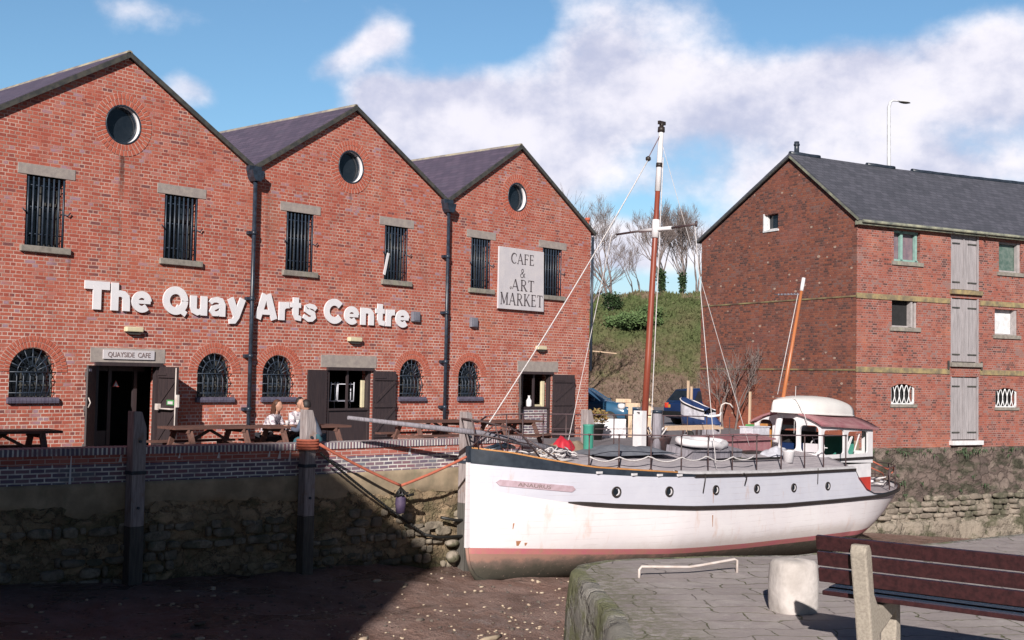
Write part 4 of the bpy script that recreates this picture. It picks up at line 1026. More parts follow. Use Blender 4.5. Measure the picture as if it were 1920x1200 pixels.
# loose pale boulder and ledge stones at the foot
for k, (x, y, z_, rx, rz, lab) in enumerate([(1.20, -5.55, -1.86, .16, .13, 'pale rounded boulder at the foot of the quay wall beside the boat bow'), (1.25, -5.47, -1.60, .17, .08, 'pale flat stone resting above the rounded boulder at the foot of the quay wall')]):
    b = MB(); rows = []
    for i in range(11):
        th = PI*i/10; rows.append([(rx*math.sin(th)*math.cos(2*PI*j/14)*(1+.15*noise.noise(Vector((i, j, k)))), .8*rx*math.sin(th)*math.sin(2*PI*j/14), rz*math.cos(th)) for j in range(15)])
    b.grid(rows); o = b.build('boulder', M_lowstone); o.location = (x, y, z_); tag(o, lab, 'stone')

# mooring piles
def pile(cx, cy, top, w_, lab, rz=-.1, ivy=False, notch=1):
    w = w_*.74
    t = thing('mooring_pile', lab, 'post', (cx, cy, -2.4), rz, 'timber mooring piles along the quay wall')
    b = LB(); zt = top+2.4
    b.box(-w/2, w/2, -w/2, w/2, 1.6, zt-.28)
    b.add([(-w/2, -w/2, zt-.28), (w/2, -w/2, zt-.28), (w/2, w/2, zt-.28), (-w/2, w/2, zt-.28), (-w/2, -w/2, zt), (w*.12, -w/2, zt-.01), (w*.12, w/2, zt-.01), (-w/2, w/2, zt)],
          [(4, 5, 6, 7), (0, 1, 5, 4), (1, 2, 6, 5), (2, 3, 7, 6), (3, 0, 4, 7)])
    b.build('shaft', M_pile, t, bevel=.012)
    b = LB(); b.box(-w/2-.004, w/2+.004, -w/2-.004, w/2+.004, -.3, 1.6); b.build('wet_foot', M_pile_low, t, bevel=.012)
    b = LB(); b.box(-w/2-.012, w/2+.012, -w/2-.012, w/2+.012, zt-1.05, zt-.99); b.build('iron_band', M_iron, t)
    for zz in (zt-.5, zt-1.6): b = LB(); b.tube([(0, -w/2-.03, zz), (0, -w/2, zz)], .025, 6); b.build('bolt', M_iron, t)
    return t
pile(-5.46, -4.62, 1.11, .32, 'dark mooring pile in shade in front of the cafe doorway')
pile(-2.36, -5.26, 1.13, .30, 'weathered grey mooring pile beside the people sitting at the picnic table')
pile(1.53, -5.55, 1.06, .30, 'weathered grey mooring pile next to the bow of the white boat')
pile(5.72, -5.42, 1.06, .30, 'weathered grey mooring pile behind the boat rail near the blue car')

# ropes, hanging fender and chain
def sag(p, q, s_, n=14): p, q = Vector(p), Vector(q); return [p.lerp(q, k/n)-Vector((0, 0, s_*4*(k/n)*(1-k/n))) for k in range(n+1)]
b = MB(); b.tube(sag((-2.25, -5.47, .50), (-.50, -5.78, -.32), .03), .028, 7); b.tube(sag((-.50, -5.78, -.32), (.98, -6.28, .28), .03), .028, 7)
for k in range(4): b.tube([(-2.36+.19*math.cos(a_), -5.26+.19*math.sin(a_), .42+.05*k) for a_ in [2*PI*q/14 for q in range(14)]], .026, 6, closed=True)
tag(origin(b.build('mooring_rope', M_roper), (-2.25, -5.47, .5)), 'red mooring rope hanging in a V from the grey pile to the boat bow', 'rope')
b = MB(); b.lathe([(.02, -.34), (.085, -.33), (.105, -.15), (.095, -.02), (.05, .03), (.025, .08)], (-.44, -5.72, -.52), 14)
o = b.build('tyre_fender', M_fender); tag(origin(o, (-.44, -5.72, -.88)), 'purple bucket-shaped fender with dark rope hanging from the red rope', 'fender')
b = MB()
for k in range(8):
    a = k*.8; b.tube([(-.44+.13*math.cos(a), -5.74+.13*math.sin(a), -.60+.02*k), (-.46+.09*math.cos(a+1), -5.76+.1*math.sin(a+1), -.47), (-.48, -5.76, -.36)], .02, 5)
b.tube([(-.36, -5.8, -.52), (-.2, -5.82, -.50)], .03, 6)
b.build('lashing', M_chain, o); 
for c_ in o.children: c_.data.transform(Matrix.Translation(-Vector((-.44, -5.72, -.88))))
b = MB(); pc = sag((-2.2, -5.45, .33), (.48, -5.46, -1.36), .04, 30); b.tube(pc, .022, 6)
for q in range(90):
    p = pc[int(q/3)].lerp(pc[int(q/3)+1], (q % 3)/3); b.tube([p-Vector((.016, .01*(q % 2), -.01)), p+Vector((.016, .01*(q % 2), -.01))], .027, 4)
b.tube([(.46, -5.46, -1.36), (.9, -5.45, -1.46), (1.62, -5.66, -1.46), (1.72, -5.66, -1.38), (1.74, -5.66, -1.16), (1.68, -5.66, -1.06)], .032, 7)
b.tube([(.92, -5.47, -1.06), (1.3, -5.55, -1.14), (1.60, -5.66, -1.13), (1.72, -5.66, -.98)], .032, 7)
tag(origin(b.build('mooring_chain', M_chain), (-2.2, -5.45, .33)), 'black mooring chain running diagonally down the quay wall along the shadow edge', 'chain')

# ------------------------------------------------------------------ picnic tables
def picnic(x, y, rz, L_, lab, tilt=0):
    t = thing('picnic_table', lab, 'picnic table', (x, y, .0), rz, 'picnic tables on the quay outside the arts building')
    b = LB()
    for k in range(5): b.box(-L_/2, L_/2, -.36+k*.146, -.36+k*.146+.135, .70, .745)
    b.build('tabletop', M_table, t)
    for sy in (-1, 1):
        b = LB(); b.box(-L_/2, L_/2, sy*.72-.12, sy*.72+.12, .41, .45); b.build('seat', M_table, t)
    for sx in (-1, 1):
        b = LB(); xx = sx*(L_/2-.32)
        for sy in (-1, 1): b.bar((xx, sy*.28, .70), (xx, sy*.66, .012), .05, .10, (1, 0, 0))
        b.box(xx+.025, xx+.065, -.82, .82, .34, .41); b.box(xx-.065, xx-.025, -.36, .36, .63, .70)
        b.bar((xx-sx*.04, 0, .38), (xx-sx*.62, 0, .695), .05, .05)
        b.build('leg_frame', M_tableleg, t)
    return t
picnic(-6.95, -2.95, -.16, 1.75, 'dark picnic table at the left edge in front of the first arched window')
picnic(-2.95, -3.05, -.1, 1.8, 'dark picnic table between the cafe doorway and the seated people, nobody at it')
picnic(-1.05, -3.45, -.1, 1.9, 'dark picnic table with three people seated at it')
picnic(3.3, -2.75, -.08, 2.0, 'brown picnic table right of the middle doorway under the fourth arched window')
picnic(5.15, -3.5, -.05, 1.7, 'brown picnic table behind the boat bow pulpit')

# ------------------------------------------------------------------ people
def skinned(chains, sub=1):
    """chains: list of [(point, radius), ...]; a chain's first point may repeat an earlier one"""
    bm = bmesh.new(); lay = bm.verts.layers.skin.verify(); seen = {}
    first = True
    for ch in chains:
        prev = None
        for p, r_ in ch:
            key = tuple(round(c_, 4) for c_ in p)
            if key in seen: v = seen[key]
            else:
                v = bm.verts.new(p); v[lay].radius = (r_, r_) if not isinstance(r_, tuple) else r_; seen[key] = v
                if first: v[lay].use_root = True; first = False
            if prev is not None and prev != v:
                try: bm.edges.new((prev, v))
                except ValueError: pass
            prev = v
    me = bpy.data.meshes.new('t'); bm.to_mesh(me); bm.free()
    o = bpy.data.objects.new('t', me); COL.objects.link(o)
    o.modifiers.new('s', 'SKIN').use_smooth_shade = True
    m = o.modifiers.new('u', 'SUBSURF'); m.levels = sub; m.render_levels = sub
    bpy.context.view_layer.update(); dg = bpy.context.evaluated_depsgraph_get()
    me2 = bpy.data.meshes.new_from_object(o.evaluated_get(dg)); bpy.data.objects.remove(o)
    vs = [tuple(v.co) for v in me2.vertices]; fs = [tuple(p.vertices) for p in me2.polygons]; return vs, fs
def seated(name, lab, loc, rz, shirt, hair, trous, long_hair=False, lean=.12, reach=.42, turn=0., arm_up=False, seat=.45):
    t = thing(name, lab, 'person', loc, rz, 'people sitting at the picnic table')
    H = Vector((0, 0, seat+.10)); C_ = Vector((lean*.6, 0, seat+.36)); SH = Vector((lean, 0, seat+.54)); NK = Vector((lean+.02, 0, seat+.61)); 
    hd = Vector((lean+.05, 0, seat+.74))
    body = [[(H, .12), (C_, .115), (SH, .085), (NK, .05), (Vector((lean+.035, 0, seat+.68)), .05)]]
    sh = [[(H+Vector((0, 0, -.02)), .15), (H.lerp(C_, .5), .14), (C_, .15), (SH, .12), (NK, .062)]]; tr = [[(H, .14)]]
    hands = []
    for sy in (-1, 1):
        s0 = SH+Vector((0, sy*.17, -.03)); e0 = s0+Vector((.10, sy*.07, -.25)); w0 = e0+Vector((reach*.6, -sy*.10, .08+(.12 if arm_up and sy < 0 else 0)))
        body.append([(SH, .085), (s0, .05), (e0, .038), (w0, .026), (w0+Vector((.05, 0, -.01)), .03)])
        sh.append([(SH, .11), (s0, .075), (s0.lerp(e0, .5), .06), (e0, .055), (e0.lerp(w0, .55), .045)])
        k0 = Vector((.42, sy*.13, seat+.08)); f0 = Vector((.44, sy*.14, .09))
        h0 = H+Vector((.03, sy*.09, -.02))
        body.append([(H, .12), (h0, .085), (k0, .055), (f0, .038), (f0+Vector((.14, 0, -.05)), .03)])
        tr.append([(H, .14), (h0, .10), (k0, .075), (f0+Vector((0, 0, .02)), .055)])
        hands.append((w0, sy))
    b = LB(); vs, fs = skinned(body); b.add(vs, fs, True)
    # head with face
    rows = []
    for i in range(15):
        th = PI*i/14
        row = []
        for j in range(21):
            ph = 2*PI*j/20; r_ = 1.
            xx, yy, zz = math.sin(th)*math.cos(ph), math.sin(th)*math.sin(ph), math.cos(th)
            px, py, pz = xx*.098, yy*.076, zz*.118
            if zz < 0: px *= 1-.12*(-zz)*(xx < 0); py *= 1-.22*(-zz)
            if xx > .9 and -.35 < zz < .1: px += .022*(1-abs(zz+.12)/.25) if abs(yy) < .3 else 0     # nose
            if xx > .75 and .02 < zz < .25 and .2 < abs(yy) < .6: px -= .008                        # eye sockets
            if xx > .8 and -.62 < zz < -.4: px += .005                                             # mouth
            if abs(yy) > .93 and abs(zz) < .25: py *= 1.14                                          # ears
            row.append(hd+Vector((px, py, pz)))
        rows.append(row)
    b.grid(rows)
    for w0, sy in hands:
        for f in range(4):
            a0 = w0+Vector((.06, (f-1.5)*.019, .0)); l_ = (.060, .070, .066, .052)[f]
            b.tube([a0, a0+Vector((l_*.6, 0, -.006)), a0+Vector((l_, 0, -.03))], [.009, .008, .006], 6)
        b.tube([w0+Vector((.03, -sy*.03, 0)), w0+Vector((.055, -sy*.055, -.008)), w0+Vector((.08, -sy*.055, -.015))], [.011, .010, .007], 6)
    b.build('body', M_skin, t)
    b = LB(); vs, fs = skinned(sh); b.add(vs, fs, True); b.build('shirt' if shirt is not M_jacket else 'jacket', shirt, t)
    b = LB(); vs, fs = skinned(tr); b.add(vs, fs, True); b.build('trousers', trous, t)
    b = LB(); rows = []
    for i in range(11):
        th = PI*.62*i/10; rows.append([hd+Vector((-.012+math.sin(th)*math.cos(ph)*(.104 if math.cos(ph) < .3 else .085-.03*max(0, th-.9)), math.sin(th)*math.sin(ph)*.088, .02+math.cos(th)*.118)) if not (math.cos(ph) > .35 and th > .95) else hd+Vector((-.012+math.sin(.95)*math.cos(ph)*.085, math.sin(.95)*math.sin(ph)*.086, .02+math.cos(.95)*.118)) for ph in [2*PI*j/20 for j in range(21)]])
    b.grid(rows)
    if long_hair:
        rows = [[hd+Vector((-.03-.095*math.cos(a)*(1+.1*k), .10*math.sin(a)*(1+.1*k), .05-.085*k)) for a in [-1.5+3*j/10 for j in range(11)]] for k in range(5)]
        b.grid(rows); rows2 = [[p+Vector((.03, 0, 0)) for p in r_] for r_ in rows]; b.grid(rows2)
    b.build('hair', hair, t)
    return t
seated('person', 'seated person with long brown hair in a patterned blouse, leftmost at the picnic table', (-1.40, -2.64, 0), -R(62), M_shirt, M_hairb, M_trous, True, .26, seat=.37)
seated('person', 'dark-haired person in a patterned shirt leaning on the table, middle of the seated three', (-.72, -2.66, 0), -R(88), M_shirt, M_haird, M_trous, False, .24, arm_up=True, seat=.42)
seated('person', 'person in a blue-grey jacket and teal jeans, seated with back to the water', (-1.16, -4.10, 0), R(118), M_jacket, M_haird, M_jeans, False, .24, reach=.5, seat=.40)

# ================================================================== right-hand warehouse
WH = thing('old_warehouse', 'old three-storey brick warehouse with grey slate roof and stacked grey loading doors on the right', 'building', tuple(BC), BA)
yA, zE, zA, yE = 3.22, 7.10, 9.62, 8.42
LEN = 24
mpF = lambda u, v, d: (u, d, v)          # front wall, y = depth
mpG = lambda u, v, d: (d, u, v)          # gable wall, u runs back
WINS = [(1.62, 2.82, 5.86, 6.90, 'green'), (6.62, 7.75, 5.78, 6.86, 'dirty'), (1.54, 2.70, 3.66, 4.64, 'open'), (6.42, 7.58, 3.56, 4.46, 'board'),
        (11.5, 12.6, 5.8, 6.88, 'dirty'), (11.5, 12.6, 3.6, 4.55, 'open'), (16.3, 17.4, 5.8, 6.88, 'dirty')]
LATT = [(1.53, 2.60, 1.10, 1.78), (6.45, 7.55, 1.02, 1.70), (11.5, 12.6, 1.0, 1.7)]
DOORS = [(4.27, 5.62, 5.04, 6.98), (4.27, 5.62, 2.55, 4.76), (4.27, 5.62, -.12, 2.06), (14, 15.3, 5.04, 6.98), (14, 15.3, 2.55, 4.76), (14, 15.3, -.12, 2.06)]
def segarch(x0, x1, z0, z1, rise=.12, n=8):
    return [(x0, z0), (x1, z0)]+[(x1-(x1-x0)*k/n, z1-rise+rise*math.sin(PI*k/n)) for k in range(n+1)]
fh_ = [rect(a, c, d, e) for a, c, d, e, _ in WINS]+[segarch(*q) for q in LATT]+[rect(a, c, d, e) for a, c, d, e in DOORS]
b = LB(); b.holed([(0, -.35), (LEN, -.35), (LEN, zE), (0, zE)], fh_, mpF, 0, .38)
b.box(.36, LEN, yE-.36, yE, -.35, zE)
b.prism([(0, -.35), (yE, -.35), (yE, zE), (yA, zA), (0, zE)], mpG, LEN, LEN+.3)
b.build('wall', M_brick2, WH)
b = LB(); b.holed([(.003, -.35), (yE, -.35), (yE, zE), (yA, zA), (.003, zE)], [rect(3.93, 4.68, 7.20, 7.76)], mpG, -.003, .355); b.build('gable_wall', M_brick3, WH)
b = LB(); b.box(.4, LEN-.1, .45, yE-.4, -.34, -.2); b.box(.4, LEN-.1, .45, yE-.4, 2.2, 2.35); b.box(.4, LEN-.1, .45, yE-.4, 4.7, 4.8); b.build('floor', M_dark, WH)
# roof with a slight sag
b = LB(); n1 = 24
def rz_(x): return -.06*math.sin(PI*min(x, 12)/12)
for side in (0, 1):
    rows = []
    for (y, z_) in (((-.22, zE-.03), (yA, zA+.06)) if side == 0 else ((yA, zA+.06), (yE+.2, zE-.03))):
        rows.append((y, z_))
    g0 = []; g1 = []
    m_ = 10
    for j in range(m_+1):
        y = rows[0][0]+(rows[1][0]-rows[0][0])*j/m_; z_ = rows[0][1]+(rows[1][1]-rows[0][1])*j/m_
        g0.append([(x, y, z_+.11+rz_(x)+.012*noise.noise(Vector((x, y*2, 3)))) for x in [-.13+(LEN+.4)*i/n1 for i in range(n1+1)]])
        g1.append([(x, y, z_+.01) for x in [-.13+(LEN+.4)*i/n1 for i in range(n1+1)]])
    b.grid(g0, sm=False); b.grid(g1, sm=False, flip=True)
    b.grid([[r_[0] for r_ in g0], [r_[0] for r_ in g1]], sm=False); b.grid([g0[0 if side == 0 else -1], g1[0 if side == 0 else -1]], sm=False)
wr = b.build('roof', M_slate2, WH, uvf=lambda p: (p.x, (p.z)*1.62), fixn=True)
b = LB()
for ks in (range(0, 4), range(8, 12), range(13, 54)):
    b = LB(); b.tube([(-.1+k*.45, yA, zA+.16+rz_(-.1+k*.45)+.01*(k % 2)) for k in ks], .085, 8); b.build('ridge_tiles', M_black, wr)
b = LB(); b.bar((-.10, -.2, zE-.01), (-.10, yA, zA+.05), .08, .07, (1, 0, 0)); b.build('verge', M_lead_y, WH); b = LB(); b.bar((-.101, yA, zA+.05), (-.101, yE+.15, zE), .07, .06, (1, 0, 0)); b.build('verge', M_lead, WH)
b = LB(); b.box(-.1, LEN, -.20, -.002, zE-.16, zE-.03); b.tube([(0, -.26, zE-.05), (LEN, -.26, zE-.08)], .05, 8); b.build('eaves_board', M_lead_y, WH)
b = LB(); b.tube([(.25, yA+.05, zA+.12), (.25, yA+.05, zA+.62)], .09, 10); b.tube([(.25, yA+.05, zA+.48), (.25, yA+.05, zA+.54)], .11, 10); b.build('chimney_pot', M_black, WH)
# string courses
for z0 in (4.55, 2.14):
    b = LB()
    segs = [(0, 4.2), (5.68, 13.9), (15.4, LEN)] if z0 > 4 else [(0, 4.2), (5.68, 13.9), (15.4, LEN)]
    for x0, x1 in segs: b.box(x0-(.03 if x0 == 0 else 0), x1, -.035, .0-.001, z0, z0+.17)
    b.build('string_course', M_strip, WH)
    b = LB(); b.box(-.030, -.001, -.03, yE, z0+.04, z0+.09); b.build('gable_string', M_gstring, WH)
for a, c, d, e, kind in WINS:
    b = LB(); b.box(a, c, .22, .26, d, e)
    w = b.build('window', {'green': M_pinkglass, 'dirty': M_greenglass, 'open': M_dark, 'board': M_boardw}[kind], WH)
    b = LB(); fm = M_greenframe if kind == 'green' else M_greyframe
    if kind == 'green':
        for x0 in (a, (a+c)/2-.2, c-.14): b.box(x0, x0+.10, .10, .20, d, e)
        b.box(a, c, .10, .19, d, d+.08); b.box(a, c, .10, .19, e-.08, e)
    elif kind == 'open': b.box(c-.28, c-.20, .02, .2, d+.02, e-.1); b.box(c-.10, c-.001, .05, .21, d, e); b.box(a, c, .15, .20, d, d+.06)
    elif kind == 'board': b.box(c-.13, c-.02, .04, .2, d, e); b.box(a, a+.05, .1, .2, d, e); b.box(a+.01, c-.03, .11, .19, d+.001, d+.05)
    else:
        b.box(a, a+.07, .1, .2, d, e); b.box(c-.12, c, .06, .2, d, e); b.box(a, c, .12, .19, e-.07, e); b.box(a, c, .12, .19, d, d+.07)
    b.build('frame', fm, w)
    b = LB(); b.box(a-.10, c+.12, -.06, .25, d-.13, d); b.build('sill', M_sill, w)
for q in LATT:
    a, c, d, e = q
    b = LB(); b.prism(segarch(a, c, d, e), mpF, .24, .28); w = b.build('lattice_window', M_dark, WH)
    b = LB(); nl = 5; wd = (c-a)/nl
    for k in range(nl):
        cx = a+wd*(k+.5)
        for s_ in (-1, 1): b.tube([(cx+s_*wd*.52*math.sin(PI*j/10), .06, d+(e-d-.03)*j/10) for j in range(11)], .017, 6)
    b.box(a, a+.04, .03, .09, d, e-.12); b.box(c-.04, c, .03, .09, d, e-.12); b.box(a, c, .03, .09, d, d+.04)
    b.build('lattice_bars', M_boardw, w)
    b = LB(); b.box(a-.05, c+.07, -.05, .2, d-.10, d); b.build('sill', M_sill, w)
b = LB(); b.box(.18, .22, 3.93, 4.68, 7.2, 7.76); w = b.build('gable_window', M_pinkglass if 0 else M_glass, WH)
b = LB(); b.box(.08, .20, 4.60, 4.68, 7.2, 7.76); b.box(.1, .2, 3.93, 4.68, 7.18, 7.25); b.box(-.03, .2, 4.67, 4.72, 7.16, 7.80); b.box(-.04, .2, 3.88, 4.72, 7.13, 7.198); b.build('frame', M_boardw, w)
for i, (a, c, d, e) in enumerate(DOORS):
    b = LB(); nb = 7
    for k in range(nb):
        x0 = a+.06+(c-a-.12)*k/nb; b.box(x0+.006, x0+(c-a-.12)/nb-.006, .06+random.uniform(0, .01), .10, d+.03, e-.03)
    dr = b.build('loading_door', M_wgrey, WH)
    b = LB(); b.box(a, a+.055, .0, .12, d, e); b.box(c-.055, c, .0, .12, d, e); b.box((a+c)/2-.03, (a+c)/2+.03, .035, .059, d+.03, e-.03); b.build('door_post', M_wgrey, dr)
    b = LB()
    for zz in (d+.25, e-.35):
        for s_ in (0, 1): xx = a+.06 if s_ == 0 else c-.06-.42; b.box(xx, xx+.42, .035, .058, zz, zz+.045)
    b.build('strap_hinge', M_lead, dr)
    b = LB(); b.box(a-.06, c+.08, -.12 if i % 3 != 2 else -.16, .1, d-.15, d-.002); b.build('threshold', [M_strip, M_sill, M_boardw][i % 3], dr)
for sx in (4.12, 5.72):
    b = LB(); b.bar((sx, -.05, 2.3), (sx, -.05, 2.6), .05, .05, (0, 1, 0)); b.bar((sx, -.3, 6.95), (sx, 0, 6.99), .05, .05); b.build('bracket', M_lead, WH)

# stone quay wall under the warehouse
RQ = thing('warehouse_quay_wall', 'weathered dark stone quay wall with moss and pale broken stones below the right warehouse', 'wall', tuple(BC+Vector((0, 0, -3.4))), BA)
def rface(z0, z1, nz, off, rough, mat, name, seed, x0=-4, x1=30, ragged=None):
    b = LB(); rows = []
    N_ = int((x1-x0)/.12)
    for i in range(N_+1):
        x = x0+(x1-x0)*i/N_; row = []; zb = z0; zt_ = z1
        if ragged: zt_ = z1+noise.noise(Vector((x*.7, seed, 0)))*ragged+noise.noise(Vector((x*2.3, seed, 0)))*ragged*.6
        for j in range(nz+1):
            z_ = zb+(zt_-zb)*j/nz; v = Vector((x*1.0, z_*1.7, seed))
            dd = off+noise.noise(v)*rough+noise.noise(v*2.7)*rough*.8+noise.noise(v*7)*rough*.3
            row.append((x, -dd, z_+3.4))
        row.append((x, .1, zt_+3.4))
        rows.append(row)
    b.grid(rows); return b.build(name, mat, RQ)
rface(-3.5, -.34, 32, .03, .07, M_qstone2, 'upper_stone', 3)
rface(-3.5, -2.15, 16, .17, .16, M_lowstone, 'foot_stone', 9, ragged=.45)
rface(-3.6, -2.78, 6, .34, .05, M_lowstone, 'footing', 15, ragged=.10)
b = LB()
for row in range(5):
    z_ = -2.02-.19*row; x = -1.+random.random()*.3
    while x < 13:
        w_ = random.uniform(.25, .75); hh = random.uniform(.08, .105)
        if random.random() < (.45 if row == 0 else .8): blockmesh(b, (x+w_/2, -.20, z_+3.4+.07*noise.noise(Vector((x, row, 7)))), (1, 0, 0), (0, -1, 0), w_/2-.008, hh, random.uniform(.06, .15), x)
        x += w_+random.uniform(0, .06)
b.build('facing_blocks', M_block2, RQ)
b = LB()
for k in range(130):
    x = random.uniform(-2, 14); z_ = -.36-abs(random.gauss(0, .1)) if random.random() < .6 else random.uniform(-2.3, -1.2)
    for q in range(7):
        a = random.uniform(0, PI*2); l_ = random.uniform(.05, .16); p = Vector((x+random.uniform(-.1, .1), -.08-random.random()*.1, z_+3.4))
        b.add([p, p+Vector((.03, -.02, .01)), p+Vector((l_*math.cos(a), -.05, l_*math.sin(a)-.05))], [(0, 1, 2)])
b.build('weeds', M_ivy, RQ, fixn=False)

# ================================================================== the white boat
BT = thing('white_boat', 'large white wooden motor boat with black bow bulwark lying aground in the dock', 'boat', (1.2, -6.3, 0), -.1)
LS, LE = -.34, 14.9
def hb(s):
    s = min(max(s, LS), LE); q = s-LS
    a = 1.85*(1-(1-min(q/5.7, 1))**2.2)**.8
    if s > 10.5: a *= max(0, 1-((s-10.5)/4.4)**2.6)**.55
    return a
ZT = [(-.34, .37), (.25, .29), (.77, .18), (1.8, 0), (3, -.09), (4.35, -.19), (7.2, -.28), (10.66, -.32), (10.84, -.54), (11.22, -.84), (11.62, -.97), (12.1, -1.0), (13.2, -.97), (14.9, -.90)]
ZB = [(-.34, .08), (.26, .02), (.77, -.03), (1.8, -.12), (3, -.20), (4.35, -.25), (7.2, -.325), (10.66, -.36), (10.84, -.585), (11.22, -.88), (11.62, -1.0), (12.1, -1.04), (13.2, -1.01), (14.9, -.94)]
ZS = [(-.34, -.38), (.5, -.55), (1.37, -.69), (2.4, -.78), (4.4, -.91), (7.6, -1.04), (9.7, -1.06), (12.2, -1.07), (13.2, -1.03), (14.9, -.96)]
ZW = [(-.34, -1.57), (1.2, -1.64), (2.4, -1.69), (4.6, -1.78), (6.4, -1.83), (9, -1.86), (11, -1.88), (12.5, -1.84), (13.6, -1.66), (14.9, -1.22)]
ZK = [(-.34, -2.26), (1.2, -2.38), (5, -2.6), (9.5, -2.8), (11, -2.72), (12.2, -2.3), (13.6, -1.78), (14.9, -1.3)]
def zz(tab, s): return interp(tab, s)
def shape(s, w):
    """0..1 half breadth at fraction w of the depth"""
    e = min(max((s-LS)/4.2, 0), 1)
    mid = (1-(1-min(w/.52, 1))**2.0)**.62
    bow = min(1, (w/.92))**.62 if w < .92 else 1.
    bow = bow*.93+.07*w
    f = bow*(1-e)+mid*e
    if s > 10.5:
        q = min((s-10.5)/4.4, 1); st = w**.45; f = f*(1-q)+st*q
    return max(f, 0)
def hy(s, z_):
    k, t = zz(ZK, s), zz(ZT, s); w = min(max((z_-k)/(t-k), 0), 1)
    # aft of the step the side continues at the height of the raised deck line
    return hb(s)*shape(s, w)
def hx(s, z_):
    """stem rake: lower points sit further aft near the bow"""
    f = max(0, 1-(s-LS)/1.6); d = max(0, min(1, (-1.55-z_)/.75))
    return s+f*(.36*d**2+.05*d)
SS = [LS+.0001]+[LS+.06*i for i in range(1, 12)]+[.4+.25*i for i in range(41)]+[10.66, 10.72, 10.78, 10.84, 10.95, 11.08, 11.22, 11.4, 11.62, 11.85, 12.1]+[12.3+.2*i for i in range(11)]+[14.45, 14.55, 14.65, 14.72, 14.78, 14.83, 14.87, 14.895]
def band(fa, fb, n, name, mat, ext=0., dz=0, s0=-9, s1=99, parent=None):
    b = LB()
    for sd in (-1, 1):
        rows = []
        for s in SS:
            if s < s0 or s > s1: continue
            za, zb_ = fa(s), fb(s)
            rows.append([(hx(s, za+(zb_-za)*j/n), sd*(hy(s, za+(zb_-za)*j/n)+ext), za+(zb_-za)*j/n) for j in range(n+1)])
        b.grid(rows)
    return b.build(name, mat, parent or BT)
zw_ = lambda s: min(zz(ZW, s), zz(ZT, s)-.2)
band(lambda s: zz(ZK, s), lambda s: max(zz(ZK, s)+.02, zz(ZW, s)-.12), 10, 'hull_bottom', M_bottom)
band(lambda s: max(zz(ZK, s)+.02, zz(ZW, s)-.12), lambda s: max(zz(ZK, s)+.04, zz(ZW, s)), 2, 'boot_stripe', M_boot)
band(lambda s: max(zz(ZK, s)+.04, zz(ZW, s)), lambda s: min(zz(ZS, s), zz(ZB, s)-.0), 10, 'hull', M_hull)
band(lambda s: min(zz(ZS, s), zz(ZB, s)-.001), lambda s: zz(ZB, s), 5, 'upper_topside', M_upper)
band(lambda s: zz(ZB, s), lambda s: zz(ZT, s), 3, 'bulwark', M_black, ext=.012)
# inner face of the bulwark and the capping rail
b = LB()
for sd in (-1, 1):
    rows = []
    for s in SS:
        if s > 4.6: continue
        t = zz(ZT, s); y = max(hb(s)-.07, 0); rows.append([(s+.02, sd*(hb(s)+.02), t+.001), (s+.02, sd*(hb(s)+.02), t+.03), (s+.02, sd*y, t+.03), (s+.02, sd*y, t-.2)])
    b.grid(rows, sm=False)
b.build('capping_rail', M_orange, BT)
# rubbing strake
for sd in (-1, 1):
    b = LB(); rows = []
    for s in SS:
        if s < 1.25: continue
        z_ = zz(ZS, s); y = hy(s, z_); w_ = min(1, (s-1.25)/.5)
        rows.append([(s, sd*(y-.02), z_+.045*w_), (s, sd*(y+.05*w_), z_+.035*w_), (s, sd*(y+.05*w_), z_-.035*w_), (s, sd*(y-.02), z_-.045*w_)])
    b.grid(rows, sm=False); b.build('rubbing_strake', M_strake, BT)
    b = LB(); rows = []
    for s in SS:
        if s < 4.2 or s > 10.70: continue
        z_ = zz(ZB, s)+.02; y = hy(s, z_)
        rows.append([(s, sd*(y-.02), z_+.03), (s, sd*(y+.045), z_+.025), (s, sd*(y+.045), z_-.03), (s, sd*(y-.02), z_-.03)])
    b.grid(rows, sm=False); b.build('deck_moulding', M_strake, BT)
b = LB(); b.box(LS-.05, LS+.08, -.032, .032, -1.57, .10); b.build('stem_post', M_hull, BT)
b = LB(); b.box(LS-.055, LS+.09, -.04, .04, .10, .42); b.build('stem_head', M_black, BT)
b = LB(); b.tube([(LS-.01, 0, -1.57), (LS+.03, 0, -1.8), (LS+.10, 0, -2.0), (LS+.24, 0, -2.18), (LS+.5, 0, -2.28), (LS+1.2, 0, -2.36)], [.035, .035, .04, .05, .05, .05], 6); b.build('forefoot', M_bottom, BT)
def deckz(s, y):
    t = zz(ZT, s); bb = max(hb(s), .05); k = min(max((s-.5)/3., 0), 1)
    if s > 10.9: return t-.03
    return (t-.16)*(1-k)+(t-.01)*k+(.10+.28*k)*(1-min(1, (y/bb)**2))
b = LB(); rows = []
for s in SS:
    if s > 10.80 or s < -.2: continue
    bb = hb(s)-.03; rows.append([(s, bb*(-1+2*j/16), deckz(s, bb*(-1+2*j/16))) for j in range(17)])
b.grid(rows); b.build('deck', M_deck, BT)
b = LB(); rows = []
for s in SS:
    if s < 10.78 or s > 14.7: continue
    bb = hb(s)-.03; rows.append([(s, bb*(-1+2*j/10), -1.04+.0*s) for j in range(11)])
b.grid(rows); b.build('aft_deck', M_maroon if 0 else M_deck, BT)
for sd in (-1, 1):
    b = LB(); rows = []
    for s in SS:
        if s < 3.9 or s > 10.7: continue
        t = zz(ZT, s); y = hb(s)
        rows.append([(s, sd*(y+.02), t-.005), (s, sd*(y+.02), t+.045), (s, sd*(y-.10), t+.06), (s, sd*(y-.10), t-.02)])
    b.grid(rows, sm=False); b.build('deck_edge', M_deckwhite, BT)
b = LB()   # bulkhead closing the raised deck aft
